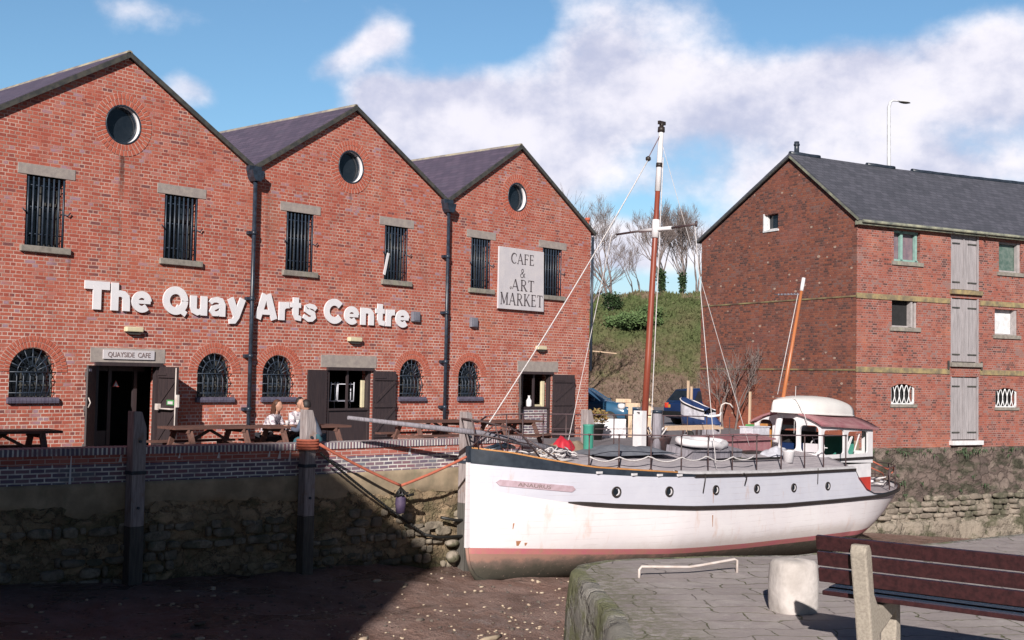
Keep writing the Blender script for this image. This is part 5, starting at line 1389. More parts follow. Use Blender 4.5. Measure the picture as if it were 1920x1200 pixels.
bb = hb(10.8)-.02; b.box(10.66, 10.74, -bb, bb, -1.03, -.33); b.build('bulkhead', M_white, BT)
# portholes
for s, z_, r_ in ((2.38, -.50, .112), (3.68, -.535, .110), (5.11, -.565, .106), (6.59, -.61, .104), (8.03, -.66, .103), (9.45, -.69, .102)):
    for sd in (-1, 1):
        y = sd*(hy(s, z_)+.004); ds = .05
        tang = Vector((ds*2, sd*(hy(s+ds, z_)-hy(s-ds, z_)), 0)).normalized(); nn = Vector((tang.y, -tang.x, 0))*(1 if sd < 0 else -1)
        if nn.y*sd < 0: nn = -nn
        def PH(u, v, t): p = Vector((s, y, z_))+tang*u+nn*t; return (p.x, p.y, p.z+v)
        b = LB(); N_ = 24
        for (ra, rb, t0, t1) in ((r_*.72, r_, .0, .022),):
            rg = [[PH(q*math.cos(2*PI*k/N_), q*math.sin(2*PI*k/N_), t) for k in range(N_+1)] for q, t in ((rb, 0), (rb, .016), (rb*.93, .024), (ra, .020), (ra, -.01))]
            b.grid(rg)
        o = b.build('porthole', M_strake, BT)
        b = LB(); b.prism([(r_*.74*math.cos(2*PI*k/N_), r_*.74*math.sin(2*PI*k/N_)) for k in range(N_)], PH, .001, .006); pn = b.build('pane', M_glass, o)
        b = LB(); rr_ = r_*.66
        b.prism([(rr_*math.cos(a)*1., rr_*math.sin(a)) for a in [R(-100+10*k) for k in range(17)]]+[(rr_*.45*math.cos(a)+rr_*.12, rr_*.70*math.sin(a)) for a in [R(50-10*k) for k in range(14)]], PH, .007, .012)
        b.build('white_rim', M_white, pn)
# name board on the bow
def side(s, z_, off, sd=-1):
    return Vector((s, sd*(hy(s, z_)+off), z_))
nb0, nb1 = .06, 1.50
plain('name_board', (.50, .38, .44), .6, (.40, .28, .32), 9)
b = LB(); rows = []
for i in range(25):
    s = nb0+(nb1-nb0)*i/24; zc = -.285-.145*(s-nb0)/(nb1-nb0); h_ = .062*min(1, math.sqrt(max(0, 1-(1-min((s-nb0)/.07, (nb1-s)/.07, 1))**2))+.05)
    rows.append([side(s, zc-h_, .0), side(s, zc-h_, .018), side(s, zc+h_, .018), side(s, zc+h_, .0)])
b.grid(rows, sm=False); nbd = b.build('name_board', MATS['name_board'], BT)
tx = textmesh('ANAURUS', .10, .002, .002, 'lettering', .60, M_ink2, None, (0, 0, 0))
for v in tx.data.vertices:
    s = .42+v.co.x; zc = -.285-.145*(s-nb0)/(nb1-nb0); q = side(s, zc-.035+v.co.z, .021-v.co.y*.5); v.co = q
tx.parent = nbd; tx.location = (0, 0, 0)
# rust streaks, exhaust stains
plain('rust', (.42, .20, .10), .9, (.34, .15, .08), 12)
b = LB()
for s, z0, l_, w_ in ((.60, -1.46, .10, .05), (.45, -1.1, .12, .015), (5.02, -1.10, .25, .018), (5.03, -.62, .22, .012), (.75, -1.50, .06, .03)):
    rows = [[side(s-w_*(1-.6*j/4), z0-l_*j/4, .003), side(s+w_*(1-.6*j/4), z0-l_*j/4, .003)] for j in range(5)]; b.grid(rows, sm=False)
b.build('rust_marks', MATS['rust'], BT, fixn=False)
b = LB(); b.tube([side(4.72, -.20, .03), side(4.70, -.32, .05), side(4.66, -.60, .03)], .014, 6); b.build('drain_pipe', M_strake, BT)
b = LB(); b.tube([side(5.95, -.30, .0), side(6.02, -.24, .08), side(6.10, -.30, .1), side(6.1, -.5, .04)], .014, 6); b.build('hanging_line', M_strake, BT); b = LB(); b.tube([side(9.0, -.25, .03), side(9.0, -.62, .02)], .010, 6); b.build('hanging_line', M_strake, BT)
# guard rails: stanchions and rails on both sides
NS = [(1.78, .66), (2.45, .65), (3.25, .635), (4.10, .62), (4.95, .605), (5.80, .59), (6.70, .575), (7.65, .555), (8.60, .535), (9.40, .515), (10.38, .495)]
for s, z_ in NS:
    y = hb(s)*.955; b = LB(); b.tube([(s, -y, zz(ZT, s)), (s, -y, z_)], .017, 6); b.tube([(s, -y, zz(ZT, s)), (s, -y, zz(ZT, s)+.05)], .035, 8); b.tube([(s, -y, z_-.02), (s, -y, z_+.02)], .03, 6); b.build('stanchion', M_rail, BT)
    b = LB(); b.tube([(s, y, zz(ZT, s)), (s, y, z_+.32)], .017, 6); b.build('stanchion', M_rail, BT)
b = LB(); b.tube([(s, -hb(s)*.955, z_) for s, z_ in [(1.0, .67)]+NS], .014, 6); b.build('guard_rail', M_railtop, BT)
b = LB(); b.tube([(s, hb(s)*.955, z_+.32) for s, z_ in [(.75, .64)]+NS[:-1]], .014, 6); b.tube([(s, hb(s)*.955, z_-.02) for s, z_ in [(.75, .64)]+NS[:-3]], .009, 6); b.build('guard_rail', M_railtop, BT)
b = LB()
b.tube([(.95, -.72, .16), (.55, -.62, .60), (.32, -.50, .78), (-.35, -.22, .93), (-.55, 0, .96), (-.35, .22, .93), (.35, .55, .85), (.75, .75, .95)], .018, 7)
for p, q in (((-.2, -.15, .30), (-.42, -.15, .94)), ((-.2, .15, .30), (-.42, .15, .94)), ((.25, -.36, .26), (.0, -.36, .86)), ((.0, -.36, .86), (-.35, -.1, .42)), ((.25, .36, .26), (.1, .42, .88)), ((.30, -.45, .79), (.30, -.42, .28)), ((1.3, -1.0, .08), (.55, -.62, .60))): b.tube([p, q], .015, 6)
b.tube([(-.42, -.2, .66), (.25, -.45, .55), (.75, -.66, .45)], .012, 6)
b.build('bow_pulpit', M_rail, BT)
b = LB(); b.tube([(-3.05, .28, .99), (.0, .05, .66), (2.2, -.28, .22)], [.035, .06, .07], 8); b.build('bowsprit', M_grey_timber, BT)
b = LB()
for k in range(5): b.tube([(-.2+.05*k, -.15-.02*k, .34), (.1+.1*k, -.25, .42+.03*(k % 2)), (.3+.12*k, -.1, .36)], .035, 6)
b.build('anchor_gear', M_iron, BT)
# white safety line draped along the rail
pts = []
for k in range(len(NS)-5):
    s0, s1 = NS[k][0], NS[k+1][0]
    for j in range(8): u = j/8; s = s0+(s1-s0)*u; pts.append((s, -hb(s)*.955-.02, .22-.02*k-.10*4*u*(1-u)+.05*(k % 2)*u))
b = LB(); b.tube(pts, .016, 5); b.build('safety_line', M_ropew, BT)
# main mast
MB0, MB1 = Vector((4.83, 0, .1)), Vector((5.33, 0, 7.62))
md = MB1-MB0
b = LB(); b.tube([MB0+md*k for k in (0, .3, .6, .93)], [.078, .074, .066, .054], 12); mm = b.build('main_mast', M_mast, BT)
b = LB(); b.tube([MB0+md*.80+Vector((0, 0, 0)), MB0+md*.985], [.069, .055], 12); b.build('mast_top', M_white, mm)
b = LB(); b.tube([MB0+md*.875, MB0+md*.888], [.075, .074], 12); b.tube([MB0+md*.985, MB0+md*1.0], [.085, .08], 12); b.tube([MB0+md*1.0, MB0+md*1.015], .05, 8); b.box(MB1.x-.1, MB1.x+.12, -.03, .03, 7.68, 7.76); b.build('masthead', M_strake, mm)
b = LB(); p = MB0+md*.682; b.tube([p-md*.026, p+md*.03], [.088, .086], 12); b.tube([p+Vector((0, -.48, 0)), p+Vector((0, .48, 0))], .045, 8); b.build('spreader_band', M_white, mm)
b = LB(); b.tube([p+Vector((0, -1.2, .03)), p+Vector((0, -.47, 0))], .026, 8); b.tube([p+Vector((0, .47, 0)), p+Vector((0, 1.2, -.03))], .026, 8); b.tube([p+Vector((0, -1.18, -.03)), p+Vector((0, -1.18, .1))], .03, 6); b.build('spreader', M_rail, mm)
b = LB(); b.box(4.66, 4.80, -.13, -.05, .1, 1.05); b.box(4.66, 4.80, .05, .13, .1, 1.05); b.box(4.64, 4.66, -.13, .13, .1, 1.0); b.box(4.66, 4.80, -.13, .13, 1.05, 1.08); b.build('tabernacle', M_white, mm)
def line(name, p, q, r_, mat, s_=.05): b = LB(); b.tube(sag(p, q, s_, 16), r_, 5); return b.build(name, mat, mm)
line('forestay', (-.15, -.28, .80), (4.86, -.02, 6.80), .014, M_ropew, .12)
line('masthead_strop', (4.86, -.02, 6.84), (5.28, 0, 7.42), .012, M_railtop, 0)
b = LB(); b.lathe([(.02, -.06), (.06, -.03), (.06, .03), (.02, .06)], (4.86, -.02, 6.82), 8); b.build('block', M_strake, mm)
line('shroud', (5.0, 1.2, 5.2), (4.0, 1.60, .10), .008, M_ropew, .02); line('shroud', (5.1, -1.2, 5.2), (5.35, -1.68, -.15), .009, M_ropew, .02)
line('backstay', (5.33, 0, 7.3), (7.0, -1.35, .30), .006, M_ropew, .04); line('halyard', (5.30, -.09, 6.9), (4.95, -.14, .7), .011, M_ropew, .0)
# mizzen mast
Z0, Z1 = Vector((9.93, .0, .15)), Vector((11.15, 0, 4.52)); zd = Z1-Z0
b = LB(); b.tube([Z0+zd*k for k in (.12, .5, .93)], [.055, .05, .04], 10); mz = b.build('mizzen_mast', M_mast2, BT)
b = LB(); b.tube([Z0+zd*.92, Z1], [.05, .05], 10); b.build('mast_top', M_white, mz)
b = LB(); b.tube([Z0+zd*.02, Z0+zd*.26], [.085, .08], 10); b.build('mast_step', M_white, mz)
b = LB(); p = Z0+zd*.90; b.tube([p, p+Vector((-.1, .75, .02))], .014, 6)
for k in range(8): b.lathe([(.01, -.03), (.028, 0), (.01, .03)], (p.x-.0125*k, p.y+.09*k, p.z+.01), 6)
b.build('spreader', M_box, mz)
b = LB(); b.tube([p+Vector((-.06, .05, 0)), Z0+zd*.3+Vector((-.2, .05, 0))], .010, 5); b.tube([Z0+zd*.35+Vector((.18, -.2, 0)), Z0+zd*.12+Vector((.25, -.3, -.2))], .008, 5); b.build('halyard', M_ropew, mz)

# wheelhouse
wx0, wx1, wy0, wy1 = 10.33, 12.76, -1.10, .92
zf, za = .70, .575         # eave at the front and aft
def roofz(x, y): t = (x-wx0)/(wx1-wx0); return zf+(za-zf)*t+.30*(1-((y-(wy0+wy1)/2)/((wy1-wy0)/2))**2)
def rrect(x0, x1, z0, z1, r_=.09, n=4):
    P = []
    for cx, cz, a0 in ((x1-r_, z0+r_, -90), (x1-r_, z1-r_, 0), (x0+r_, z1-r_, 90), (x0+r_, z0+r_, 180)):
        P += [(cx+r_*math.cos(R(a0+90*k/n)), cz+r_*math.sin(R(a0+90*k/n))) for k in range(n+1)]
    return P
b = LB()
b.holed([(wx0, -.20), (wx1, -.30), (wx1, za), (wx0, zf)], [rrect(10.46, 11.38, -.03, .59), rrect(11.56, 12.52, -.05, .54)], lambda u, v, d: (u, d, v), wy0, wy0+.05)
b.holed([(wx0, -.20), (wx1, -.30), (wx1, za), (wx0, zf)], [rrect(10.6, 11.4, .02, .57), rrect(11.6, 12.4, .0, .52)], lambda u, v, d: (u, d, v), wy1-.05, wy1)
top = [(wy0+.05+(wy1-wy0-.1)*k/10, roofz(wx0, wy0+.05+(wy1-wy0-.1)*k/10)-.02) for k in range(11)]
b.holed([(wy0+.05, -.20), (wy1-.05, .10)][:1]+[(wy1-.05, -.2)]+top[::-1], [rrect(-1.02, -.47, .0, .70, .13), rrect(-.36, .16, .04, .86, .13), rrect(.36, .80, .0, .80, .17)], lambda u, v, d: (d, u, v), wx0, wx0+.06)
b.box(wx1-.05, wx1, wy0+.05, wy1-.05, -1.03, .0)
b.box(wx1-.05, wx1, wy0+.05, wy0+.3, .0, za); b.box(wx1-.05, wx1, wy1-.3, wy1-.05, .0, za)
wl = b.build('wheelhouse', M_white, BT)
b = LB(); rows = []; rows2 = []
for i in range(7):
    x = wx0-.10+(wx1-wx0+.26)*i/6; rows.append([(x, wy0-.09+(wy1-wy0+.18)*k/12, roofz(min(max(x, wx0), wx1), wy0-.0+(wy1-wy0)*k/12)+.045) for k in range(13)])
    rows2.append([(p[0], p[1], p[2]-.05) for p in rows[-1]])
b.grid(rows); b.grid(rows2, flip=True)
for r_, q_ in ((rows[0], rows2[0]), (rows[-1], rows2[-1]), ([r_[0] for r_ in rows], [r_[0] for r_ in rows2]), ([r_[-1] for r_ in rows], [r_[-1] for r_ in rows2])): b.grid([r_, q_], sm=False)
b.build('roof', M_maroon, wl)
b = LB(); b.box(wx0-.03, wx1+.02, wy0-.03, wy0-.001, -.19, -.13); b.build('sill_moulding', M_strake, wl)
b = LB(); b.box(11.5, wx1-.06, wy0+.02, wy0+.06, -.66, -.31); b.build('lower_side', M_white, wl)
b = LB(); b.box(11.5, wx1-.06, wy0+.018, wy0+.06, -1.03, -.661); b.build('painted_foot', M_redpaint, wl)
b = LB(); b.box(wx0+.1, wx1-.1, wy0+.1, wy1-.1, -.35, -.3); b.box(11.3, 11.36, -.4, .8, -.3, .5); b.build('cabin_floor', M_dark, wl)
b = LB(); b.box(12.4, 12.66, -.6, .6, -.3, .38); b.build('seat_cushion', M_greentub, wl); b = LB(); b.box(10.75, 11.2, .0, .7, -.3, .20); b.build('locker', M_carnavy, wl)
b = LB(); b.box(10.48, 10.55, .52, .86, -.18, .68); b.build('open_door', M_orange, wl)
b = LB(); W0 = Vector((11.0, -.55, .12))
b.tube([W0+Vector((.02*math.cos(a), .22*math.cos(a), .22*math.sin(a))) for a in [2*PI*k/20 for k in range(20)]], .018, 6, closed=True)
for k in range(6): a = PI*k/3; b.tube([W0, W0+Vector((0, .30*math.cos(a), .30*math.sin(a)))], .012, 5)
b.build('steering_wheel', M_white, wl)
b = LB(); b.box(10.44, 10.50, -1.0, -.5, .02, .24); b.build('notice', M_board, wl)
b = LB(); b.bar((11.62, -.98, .02), (11.9, -.98, .38), .03, .03); b.bar((11.95, -.98, .40), (11.75, -.95, .0), .03, .03); b.bar((12.05, -.98, .0), (12.3, -.98, .46), .025, .025); b.build('inner_struts', M_white, wl)
# stern rail and deck gear
b = LB()
ang = [(13.0, -1.45), (13.9, -1.1), (14.6, -.5), (14.75, 0), (14.6, .5), (13.9, 1.1), (13.0, 1.45)]
b.tube([(12.7, -1.15, -.35)]+[(x, y, -.42) for x, y in ang], .014, 6); b.tube([(x, y, -.75) for x, y in ang], .012, 6)
for x, y in ang: b.tube([(x, y, -1.0), (x, y, -.40)], .016, 6)
b.build('stern_rail', M_rail, BT)
b = LB(); b.tube([(12.7, -1.0, -.40), (13.6, -.9, -.62), (14.3, -.6, -.9)], .018, 5); b.tube([(12.75, -1.0, -.22), (13.5, -1.1, -.5), (14.0, -1.0, -.45), (14.15, -.9, -.6), (13.9, -1.0, -.62)], .02, 5); b.build('stern_lines', M_roper, BT)
b = LB(); b.tube([(13.9+.18*math.cos(a), -.6+.2*math.sin(a), -.97+.01*k) for k, a in enumerate([.5*q for q in range(24)])], .025, 5); b.build('rope_coil', M_ropew, BT)
b = LB(); rows = []
for i in range(8): rows.append([(14.35+.5*i/7, 0.04*sd, -1.3-.12*i-.0*sd) for sd in (-1, 1)])
b.box(13.2, 13.75, -.03, .03, -3.0, -1.7); b.build('rudder', M_bottom, BT)
# hatches on the raised deck
b = LB(); zb = .12; b.box(7.3, 9.4, -.25, .85, .05, .34); b.prism([(-.33, .34), (.93, .34), (.93, .37), (.3, .47), (-.33, .37)], lambda u, v, d: (d, u, v), 7.2, 9.5)
b.build('companion_hatch', M_maroon, BT)
b = LB(); b.box(7.9, 8.6, -.62, -.25, -.02, .10); b.build('deck_locker', M_strake, BT)

# ------------------------------------------------------------------ things lying on the boat
def bw(s, y, z_): return FR[BT.name] @ Vector((s, y, z_))
def onboat(name, lab, cat, s, y, z_, rz=0, group=None): return thing(name, lab, cat, tuple(bw(s, y, z_)), -.1+rz, group)
def dinghymesh(L_, B_, H_, n=18, m=9):
    rows = []
    for i in range(n+1):
        u = i/n; x = -L_/2+L_*u
        bb = B_/2*min(1, (1-max(0, (u-.45)/.55)**2.2)**.8)*(.78+.22*min(1, u/.3)); dd = H_*(1-.32*abs(2*u-1)**2.4)*(1-.15*u)
        rows.append([(x, bb*math.sin(PI*(j/(2*m)-.5))if 0 else bb*math.copysign(abs(math.cos(PI*j/(2*m)))**.7, math.cos(PI*j/(2*m))), -dd*abs(math.sin(PI*j/(2*m)))**.75) for j in range(2*m+1)])
    return rows
t = onboat('upturned_dinghy', 'white dinghy lying upside down on the wheelhouse roof of the boat', 'dinghy', 11.20, -.10, .97, 0)
t.rotation_euler = (.03, .035, -.1)
b = LB(); rows = [[(-p[0], p[1], -p[2]*1.) for p in r_] for r_ in dinghymesh(3.05, 1.2, .50)]
b.grid(rows); b.add(rows[0], [tuple(range(len(rows[0])))]); b.build('hull', M_dinghy, t)
b = LB()
for sd in (0, -1): b.tube([(r_[sd][0], r_[sd][1]*1.02, .01) for r_ in rows], .022, 6)
b.build('gunwale', M_dinghy, t)
b = LB(); b.bar((1.30, 0, .03), (-1.2, 0, .44), .02, .02) if 0 else None
b.tube([(-.95, -.66, -.25), (-.98, -.56, .02), (-1.0, -.3, .36), (-1.0, .3, .36)], .010, 5); b.build('lashing', M_ropew, t)
t = onboat('tender', 'small grey inflatable tender with white tubes lying on the deck below the guard rail', 'dinghy', 5.95, -.80, deckz(6, -.8)+.24, .0)
t.rotation_euler.x = .16
b = LB(); b.tube([(x, y, .12-.06*(x > 0)) for x, y in [(.74*math.cos(a)*1.0, .36*math.sin(a)*(1 if math.cos(a) < .3 else .85)) for a in [2*PI*k/24 for k in range(24)]]], .085, 10, closed=True); b.build('tube', M_white, t)
b = LB(); b.grid([[(x*.9, y*.9, -.02) for x, y in ((-.7, -.35), (.75, -.22))], [(x*.9, y*.9, -.02) for x, y in ((-.7, .35), (.75, .22))]]); b.box(-.80, 1.0, -.40, .36, -.20, -.02); b.build('floor', M_box if 0 else M_grey_timber, t)
def heap(L_, W_, H_, seed, n=18, m=12):
    rows = []
    for i in range(n+1):
        row = []
        for j in range(m+1):
            u, v = i/n*2-1, j/m*2-1; e = max(0, 1-abs(u)**3)*max(0, 1-abs(v)**3)
            z_ = H_*e*(.65+.5*noise.noise(Vector((u*1.8, v*1.8, seed))))+.03*noise.noise(Vector((u*5, v*5, seed)))*e
            row.append((u*L_/2*(1+.12*noise.noise(Vector((v*2, seed, 1)))), v*W_/2*(1+.15*noise.noise(Vector((u*2, seed, 2)))), z_-.02))
        rows.append(row)
    return rows
for (nm, lab, cat, s, y, L_, W_, H_, mt, sd) in [
        ('grey_tarpaulin', 'dark grey tarpaulin spread over the foredeck in front of the mast', 'tarpaulin', 3.7, -.45, 2.2, 1.3, .26, M_greyfab, 1),
        ('tan_sailcloth', 'tan folded sailcloth lying behind the grey tarpaulin on the foredeck', 'sailcloth', 2.9, .55, 1.3, .7, .34, M_tan, 5),
        ('pale_sailcloth', 'heap of pale cloth on the deck in front of the wheelhouse', 'cloth', 8.9, -.75, 1.1, .5, .28, M_lightblue, 8),
        ('rope_heap', 'tangled heap of white ropes on the deck just behind the bow', 'rope', 1.5, -.30, .9, .8, .10, M_ropew, 3)]:
    z_ = deckz(s, y); b = LB(); b.grid(heap(L_, W_, H_, sd)); o = b.build(nm, mt); o.location = bw(s, y, z_); o.rotation_euler = (0, 0, -.1+random.uniform(-.2, .2)); tag(o, lab, cat)
    if nm == 'rope_heap':
        b = LB()
        for k in range(16):
            c0_ = Vector((random.uniform(-.5, .5), random.uniform(-.4, .35), .08+random.random()*.12)); r0 = random.uniform(.1, .26); a0 = random.uniform(0, 6); tl = random.uniform(-.5, .5)
            b.tube([c0_+Vector((r0*math.cos(a0+.5*j), r0*math.sin(a0+.5*j)*.7, tl*r0*math.cos(a0+.5*j)+.02*math.sin(j*1.3))) for j in range(random.randint(7, 14))], .015, 5)
        b.build('loose_coils', M_ropew, o)
b = LB(); rows = heap(.5, .45, .42, 12); b.grid(rows); o = b.build('red_float', M_redbuoy); o.location = bw(2.75, .45, deckz(2.7, .45)+.06); tag(o, 'red vinyl float lying on the foredeck behind the bow rail', 'float')
t = onboat('green_tub', 'tall green plastic tub standing on the foredeck beside a rope', 'tub', 3.05, .0, deckz(3.05, 0))
b = LB(); b.lathe([(.09, 0), (.11, .05), (.115, .54), (.125, .56), (.125, .58), (.10, .58), (.09, .1)], (0, 0, 0), 16); b.build('shell', M_greentub, t)
t = onboat('white_bucket', 'white plastic bucket on the deck edge in front of the wheelhouse', 'bucket', 8.55, -1.35, deckz(8.55, -1.35))
b = LB(); b.lathe([(.11, 0), (.15, .26), (.16, .27), (.16, .29), (.14, .285), (.10, .03)], (0, 0, 0), 16); b.build('shell', M_white, t)
t = onboat('storage_crate', 'pale grey storage box with a green tool on its lid beside the wheelhouse door', 'box', 9.6, .45, deckz(9.6, .45)+.35)
b = LB(); b.box(-.28, .45, -.2, .2, 0, .22); b.box(-.30, .47, -.22, .22, .22, .25); b.build('body', M_lightblue, t, bevel=.01)
b = LB(); b.box(-.24, -.05, -.08, .05, .252, .30); b.build('green_tool', MATS['sign_green'], t)
b = LB(); b.box(-.26, -.2, -.2, .2, -.37, 0); b.box(.38, .44, -.2, .2, -.37, 0); b.build('stand', M_grey_timber, t)
t = onboat('plank_stack', 'new timber planks laid across the deck in front of the wheelhouse', 'timber', 7.7, .95, .56)
for k in range(3):
    b = LB(); b.box(-1.0+.1*k, 1.15-.05*k, -.14+.1*k, -.05+.1*k, 0, .06+.02*k); b.build('plank', M_pale_timber, t)
t = onboat('dark_barrel', 'low dark wicker basket standing on the deck right of the main mast', 'basket', 5.7, .35, deckz(5.7, .35))
b = LB(); b.lathe([(.28, 0), (.36, .30), (.38, .34), (.35, .34), (.27, .05)], (0, 0, 0), 18); b.build('body', M_rail, t)
b = LB()
for k in range(7): b.tube([(random.uniform(-.2, .2), random.uniform(-.2, .2), .2), (random.uniform(-.3, .3), random.uniform(-.3, .3), .55)], .018, 5)
b.build('contents', M_ropew, t)
t = onboat('yellow_oilskin', 'crumpled yellow oilskin on the deck right of the grey tender', 'clothing', 6.9, -.85, deckz(6.9, -.85)); 
plain('oilskin', (.62, .42, .05), .6, (.7, .6, .4), 6)
b = LB(); b.grid(heap(.55, .4, .2, 21)); b.build('cloth', MATS['oilskin'], t)
b = LB(); b.tube([(-.9, 0, .08), (.9, -.15, .05)], .03, 6); o = b.build('boathook', M_chain); o.location = bw(7.4, -1.2, deckz(7.4, -1.2)); tag(o, 'dark pole lying along the deck edge below the rail', 'pole')

# ================================================================== cars in the yard
def car(name, lab, loc, rz, paint, rear=False):
    t = thing(name, lab, 'car', loc, rz)
    hw = .80
    st = [(-1.92, .42, .78, .74), (-1.86, .30, .86, .77), (-1.6, .24, .90, .80), (-1.0, .22, .92, .81), (0, .22, .92, .81), (.75, .22, .93, .80), (1.3, .24, .86, .79), (1.72, .28, .76, .76), (1.9, .36, .66, .70)]
    rows = []
    for x, z0, z1, w_ in st:
        half = [(0, z0), (w_*.9, z0), (w_, z0+.14), (w_*1.01, (z0+z1)/2), (w_*.98, z1-.06), (w_*.90, z1), (0, z1+.035)]
        rows.append([(x, y, z_) for y, z_ in half]+[(x, -y, z_) for y, z_ in half[::-1][1:]])
    b = LB(); b.grid(rows); b.add(rows[0][:-1], [tuple(range(len(rows[0])-1))]); b.add(rows[-1][:-1], [tuple(range(len(rows[0])-1))])
    # cabin
    base = [(-1.80, .72), (.78, .72)]; roof = [(-1.42, .60), (.08, .60)]
    def cq(x, w_, z_): return [(x, -w_, z_), (x, w_, z_)]
    prof = [(-1.84, .88, .73), (-1.46, 1.38, .58), (-1.0, 1.42, .60), (-.2, 1.42, .60), (.08, 1.38, .585), (.86, .90, .72)]
    cr = [cq(x, w_, z_) for x, z_, w_ in prof]
    b.grid([[q[0], (q[0][0], 0, q[0][2]+.025), q[1]] for q in cr])
    for sd in (0, 1):
        pts = [c_[sd] for c_ in cr]; b.add(pts, [tuple(range(len(pts)))])
    b.build('body', paint, t)
    def quad(n_, P, mat, par=t, th=None):
        b = LB(); b.add(P, [tuple(range(len(P)))]); return b.build(n_, mat, par, fixn=False)
    e = .012
    quad('windscreen', [(.80, -.66, .93+e), (.80, .66, .93+e), (.11, .54, 1.37+e), (.11, -.54, 1.37+e)], M_glass)
    quad('rear_window', [(-1.79-e, -.64, .96), (-1.79-e, .64, .96), (-1.50-e, .52, 1.34), (-1.50-e, -.52, 1.34)], M_glass)
    for sd in (-1, 1):
        def w_(x, z_): k = (z_-.90)/.50; return sd*(.725-.125*k+.012)
        quad('side_window', [(x, w_(x, z_), z_) for x, z_ in ((-.30, .95), (.66, .95), (.06, 1.34), (-.30, 1.35))], M_glass)
        quad('side_window', [(x, w_(x, z_), z_) for x, z_ in ((-1.62, .95), (-.38, .95), (-.38, 1.35), (-1.36, 1.33))], M_glass)
        b = LB(); b.box(.55, .68, sd*.80, sd*.93, .93, 1.03); b.build('mirror', paint, t)
        for x in (-1.25, 1.22):
            Mx = Matrix.Rotation(PI/2, 4, 'X'); b = LB(); b.lathe([(.20, -.09), (.285, -.085), (.30, -.05), (.30, .05), (.285, .085), (.20, .09)], (x, sd*.72, .30), 20, M=Mx); wv = b.build('wheel', M_tyre, t)
            b = LB(); b.lathe([(.19, -.02), (.19, .02)], (x, sd*.80, .30), 16, M=Mx); b.build('rim', M_hub, wv)
        b = LB(); b.box(1.80, 1.90, sd*.42, sd*.66, .56, .70); b.build('headlight', M_headl, t, bevel=.02)
        b = LB(); b.box(-1.93, -1.84, sd*.50, sd*.70, .66, .86); b.build('tail_light', M_tail, t, bevel=.02)
        b = LB(); b.box(-1.925, -1.84, sd*.34, sd*.49, .66, .80); b.build('indicator', M_amber, t, bevel=.02)
    b = LB(); b.box(1.80, 1.98, -.76, .76, .32, .50); b.build('front_bumper', M_chain, t, bevel=.04)
    b = LB(); b.box(-2.0, -1.84, -.76, .76, .34, .54); b.build('rear_bumper', M_chain, t, bevel=.04)
    b = LB(); b.box(1.981, 1.99, -.26, .26, .36, .47); b.build('number_plate', M_plate, t)
    b = LB()
    for x in (-.9, -.15): b.tube([(x, -.62, 1.43), (x, -.62, 1.52), (x, .62, 1.52), (x, .62, 1.43)], .016, 6)
    for y in (-.5, .5): b.tube([(-.9, y, 1.52), (-.15, y, 1.52)], .012, 6)
    if not rear: b.build('roof_rack', M_rail, t)
    return t
hr = math.atan2(rh.y, rh.x)
c0 = cp(44, 4.55-1.9*.93); car('parked_car', 'blue hatchback with a roof rack parked behind the right end of the arts building', tuple(c0+fh*.9), hr-.42, M_carblue)
c0 = cp(47, 6.55+1.5); car('parked_car', 'navy car with its red tail lamp showing beside the old warehouse gable', tuple(c0+fh*.8), hr+.55, M_carnavy, True)

# low wall, timber frame and clutter in the yard
p = cp(36.3, 2.95)
t = thing('low_wall', 'low white painted wall with a step at its left end in the yard behind the boat', 'wall', tuple(p), hr)
b = LB(); b.box(-.42, .52, -.12, .12, 0, .57); b.build('block', M_white, t, bevel=.01)
b = LB(); b.box(-.85, -.421, -.11, .11, 0, .30); b.build('brick_step', M_redband, t); b = LB(); b.box(-.84, -.421, -.115, .115, .30, .34); b.box(-.82, -.43, -.1, .1, .42, .52); b.box(-.5, -.421, -.1, .1, .34, .42); b.build('white_cap', M_white, t)
p = cp(37, 3.85)
t = thing('timber_gantry', 'frame of new pale timber posts and boards standing in the yard behind the main mast', 'stand', tuple(p), hr)
b = LB(); b.box(-.33, .12, -.04, .04, .92, 1.04); b.box(-.62, -.15, .06, .12, 1.05, 1.16); b.build('rail', M_pale_timber, t)
for x0, x1, z1 in ((-.24, -.12, .92), (.28, .52, 1.06)):
    b = LB(); b.box(x0, x1, -.04, .04, 0, z1); b.build('post', M_pale_timber, t)
b = LB(); b.box(.31, .46, -.05, .05, .60, .66) ; b.lathe([(.03, 1.07), (.06, 1.12), (.05, 1.18), (.01, 1.2)], (.38, 0, 0), 8); b.build('finial', M_cream, t)
p = cp(37.2, 3.42); b = MB(); b.lathe([(.01, .82), (.11, .87), (.12, .93), (.10, 1.0), (.01, 1.03)], tuple(p), 14); tag(origin(b.build('white_ball', M_white), tuple(p)), 'white ball-shaped fender hanging between the pale timber posts', 'fender')
# small covered boat on a trailer
p = cp(35, 5.32)
t = thing('trailer_dinghy', 'small dinghy with navy bottom and pale blue topsides on a trailer beyond the boat deck', 'dinghy', tuple(p+Vector((0, 0, .66))), hr-.95); t.scale = (.78, .78, .85)
def dsec(z0, z1, ins=0.):
    rows = []
    for i in range(15):
        u = i/14; x = -.62+1.45*u; B_ = .40*min(1, (1-max(0, (.45-u)/.45)**2)**.6+.02)*(1-.25*u); k = .45+.40*(1-u)*1.0
        zt_ = .28+.38*(1-u)**1.3
        r_ = []
        for j in range(17):
            a = PI*j/16; zz_ = -abs(math.sin(a))**.7; r_.append((x, B_*math.copysign(abs(math.cos(a))**.7, math.cos(a)), zt_+(zt_+.30)*zz_*.98))
        rows.append(r_)
    return rows
rows = dsec(0, 1)
up_ = [r_[:3] for r_ in rows]; lo_ = [r_[2:15] for r_ in rows]; up2 = [r_[14:] for r_ in rows]
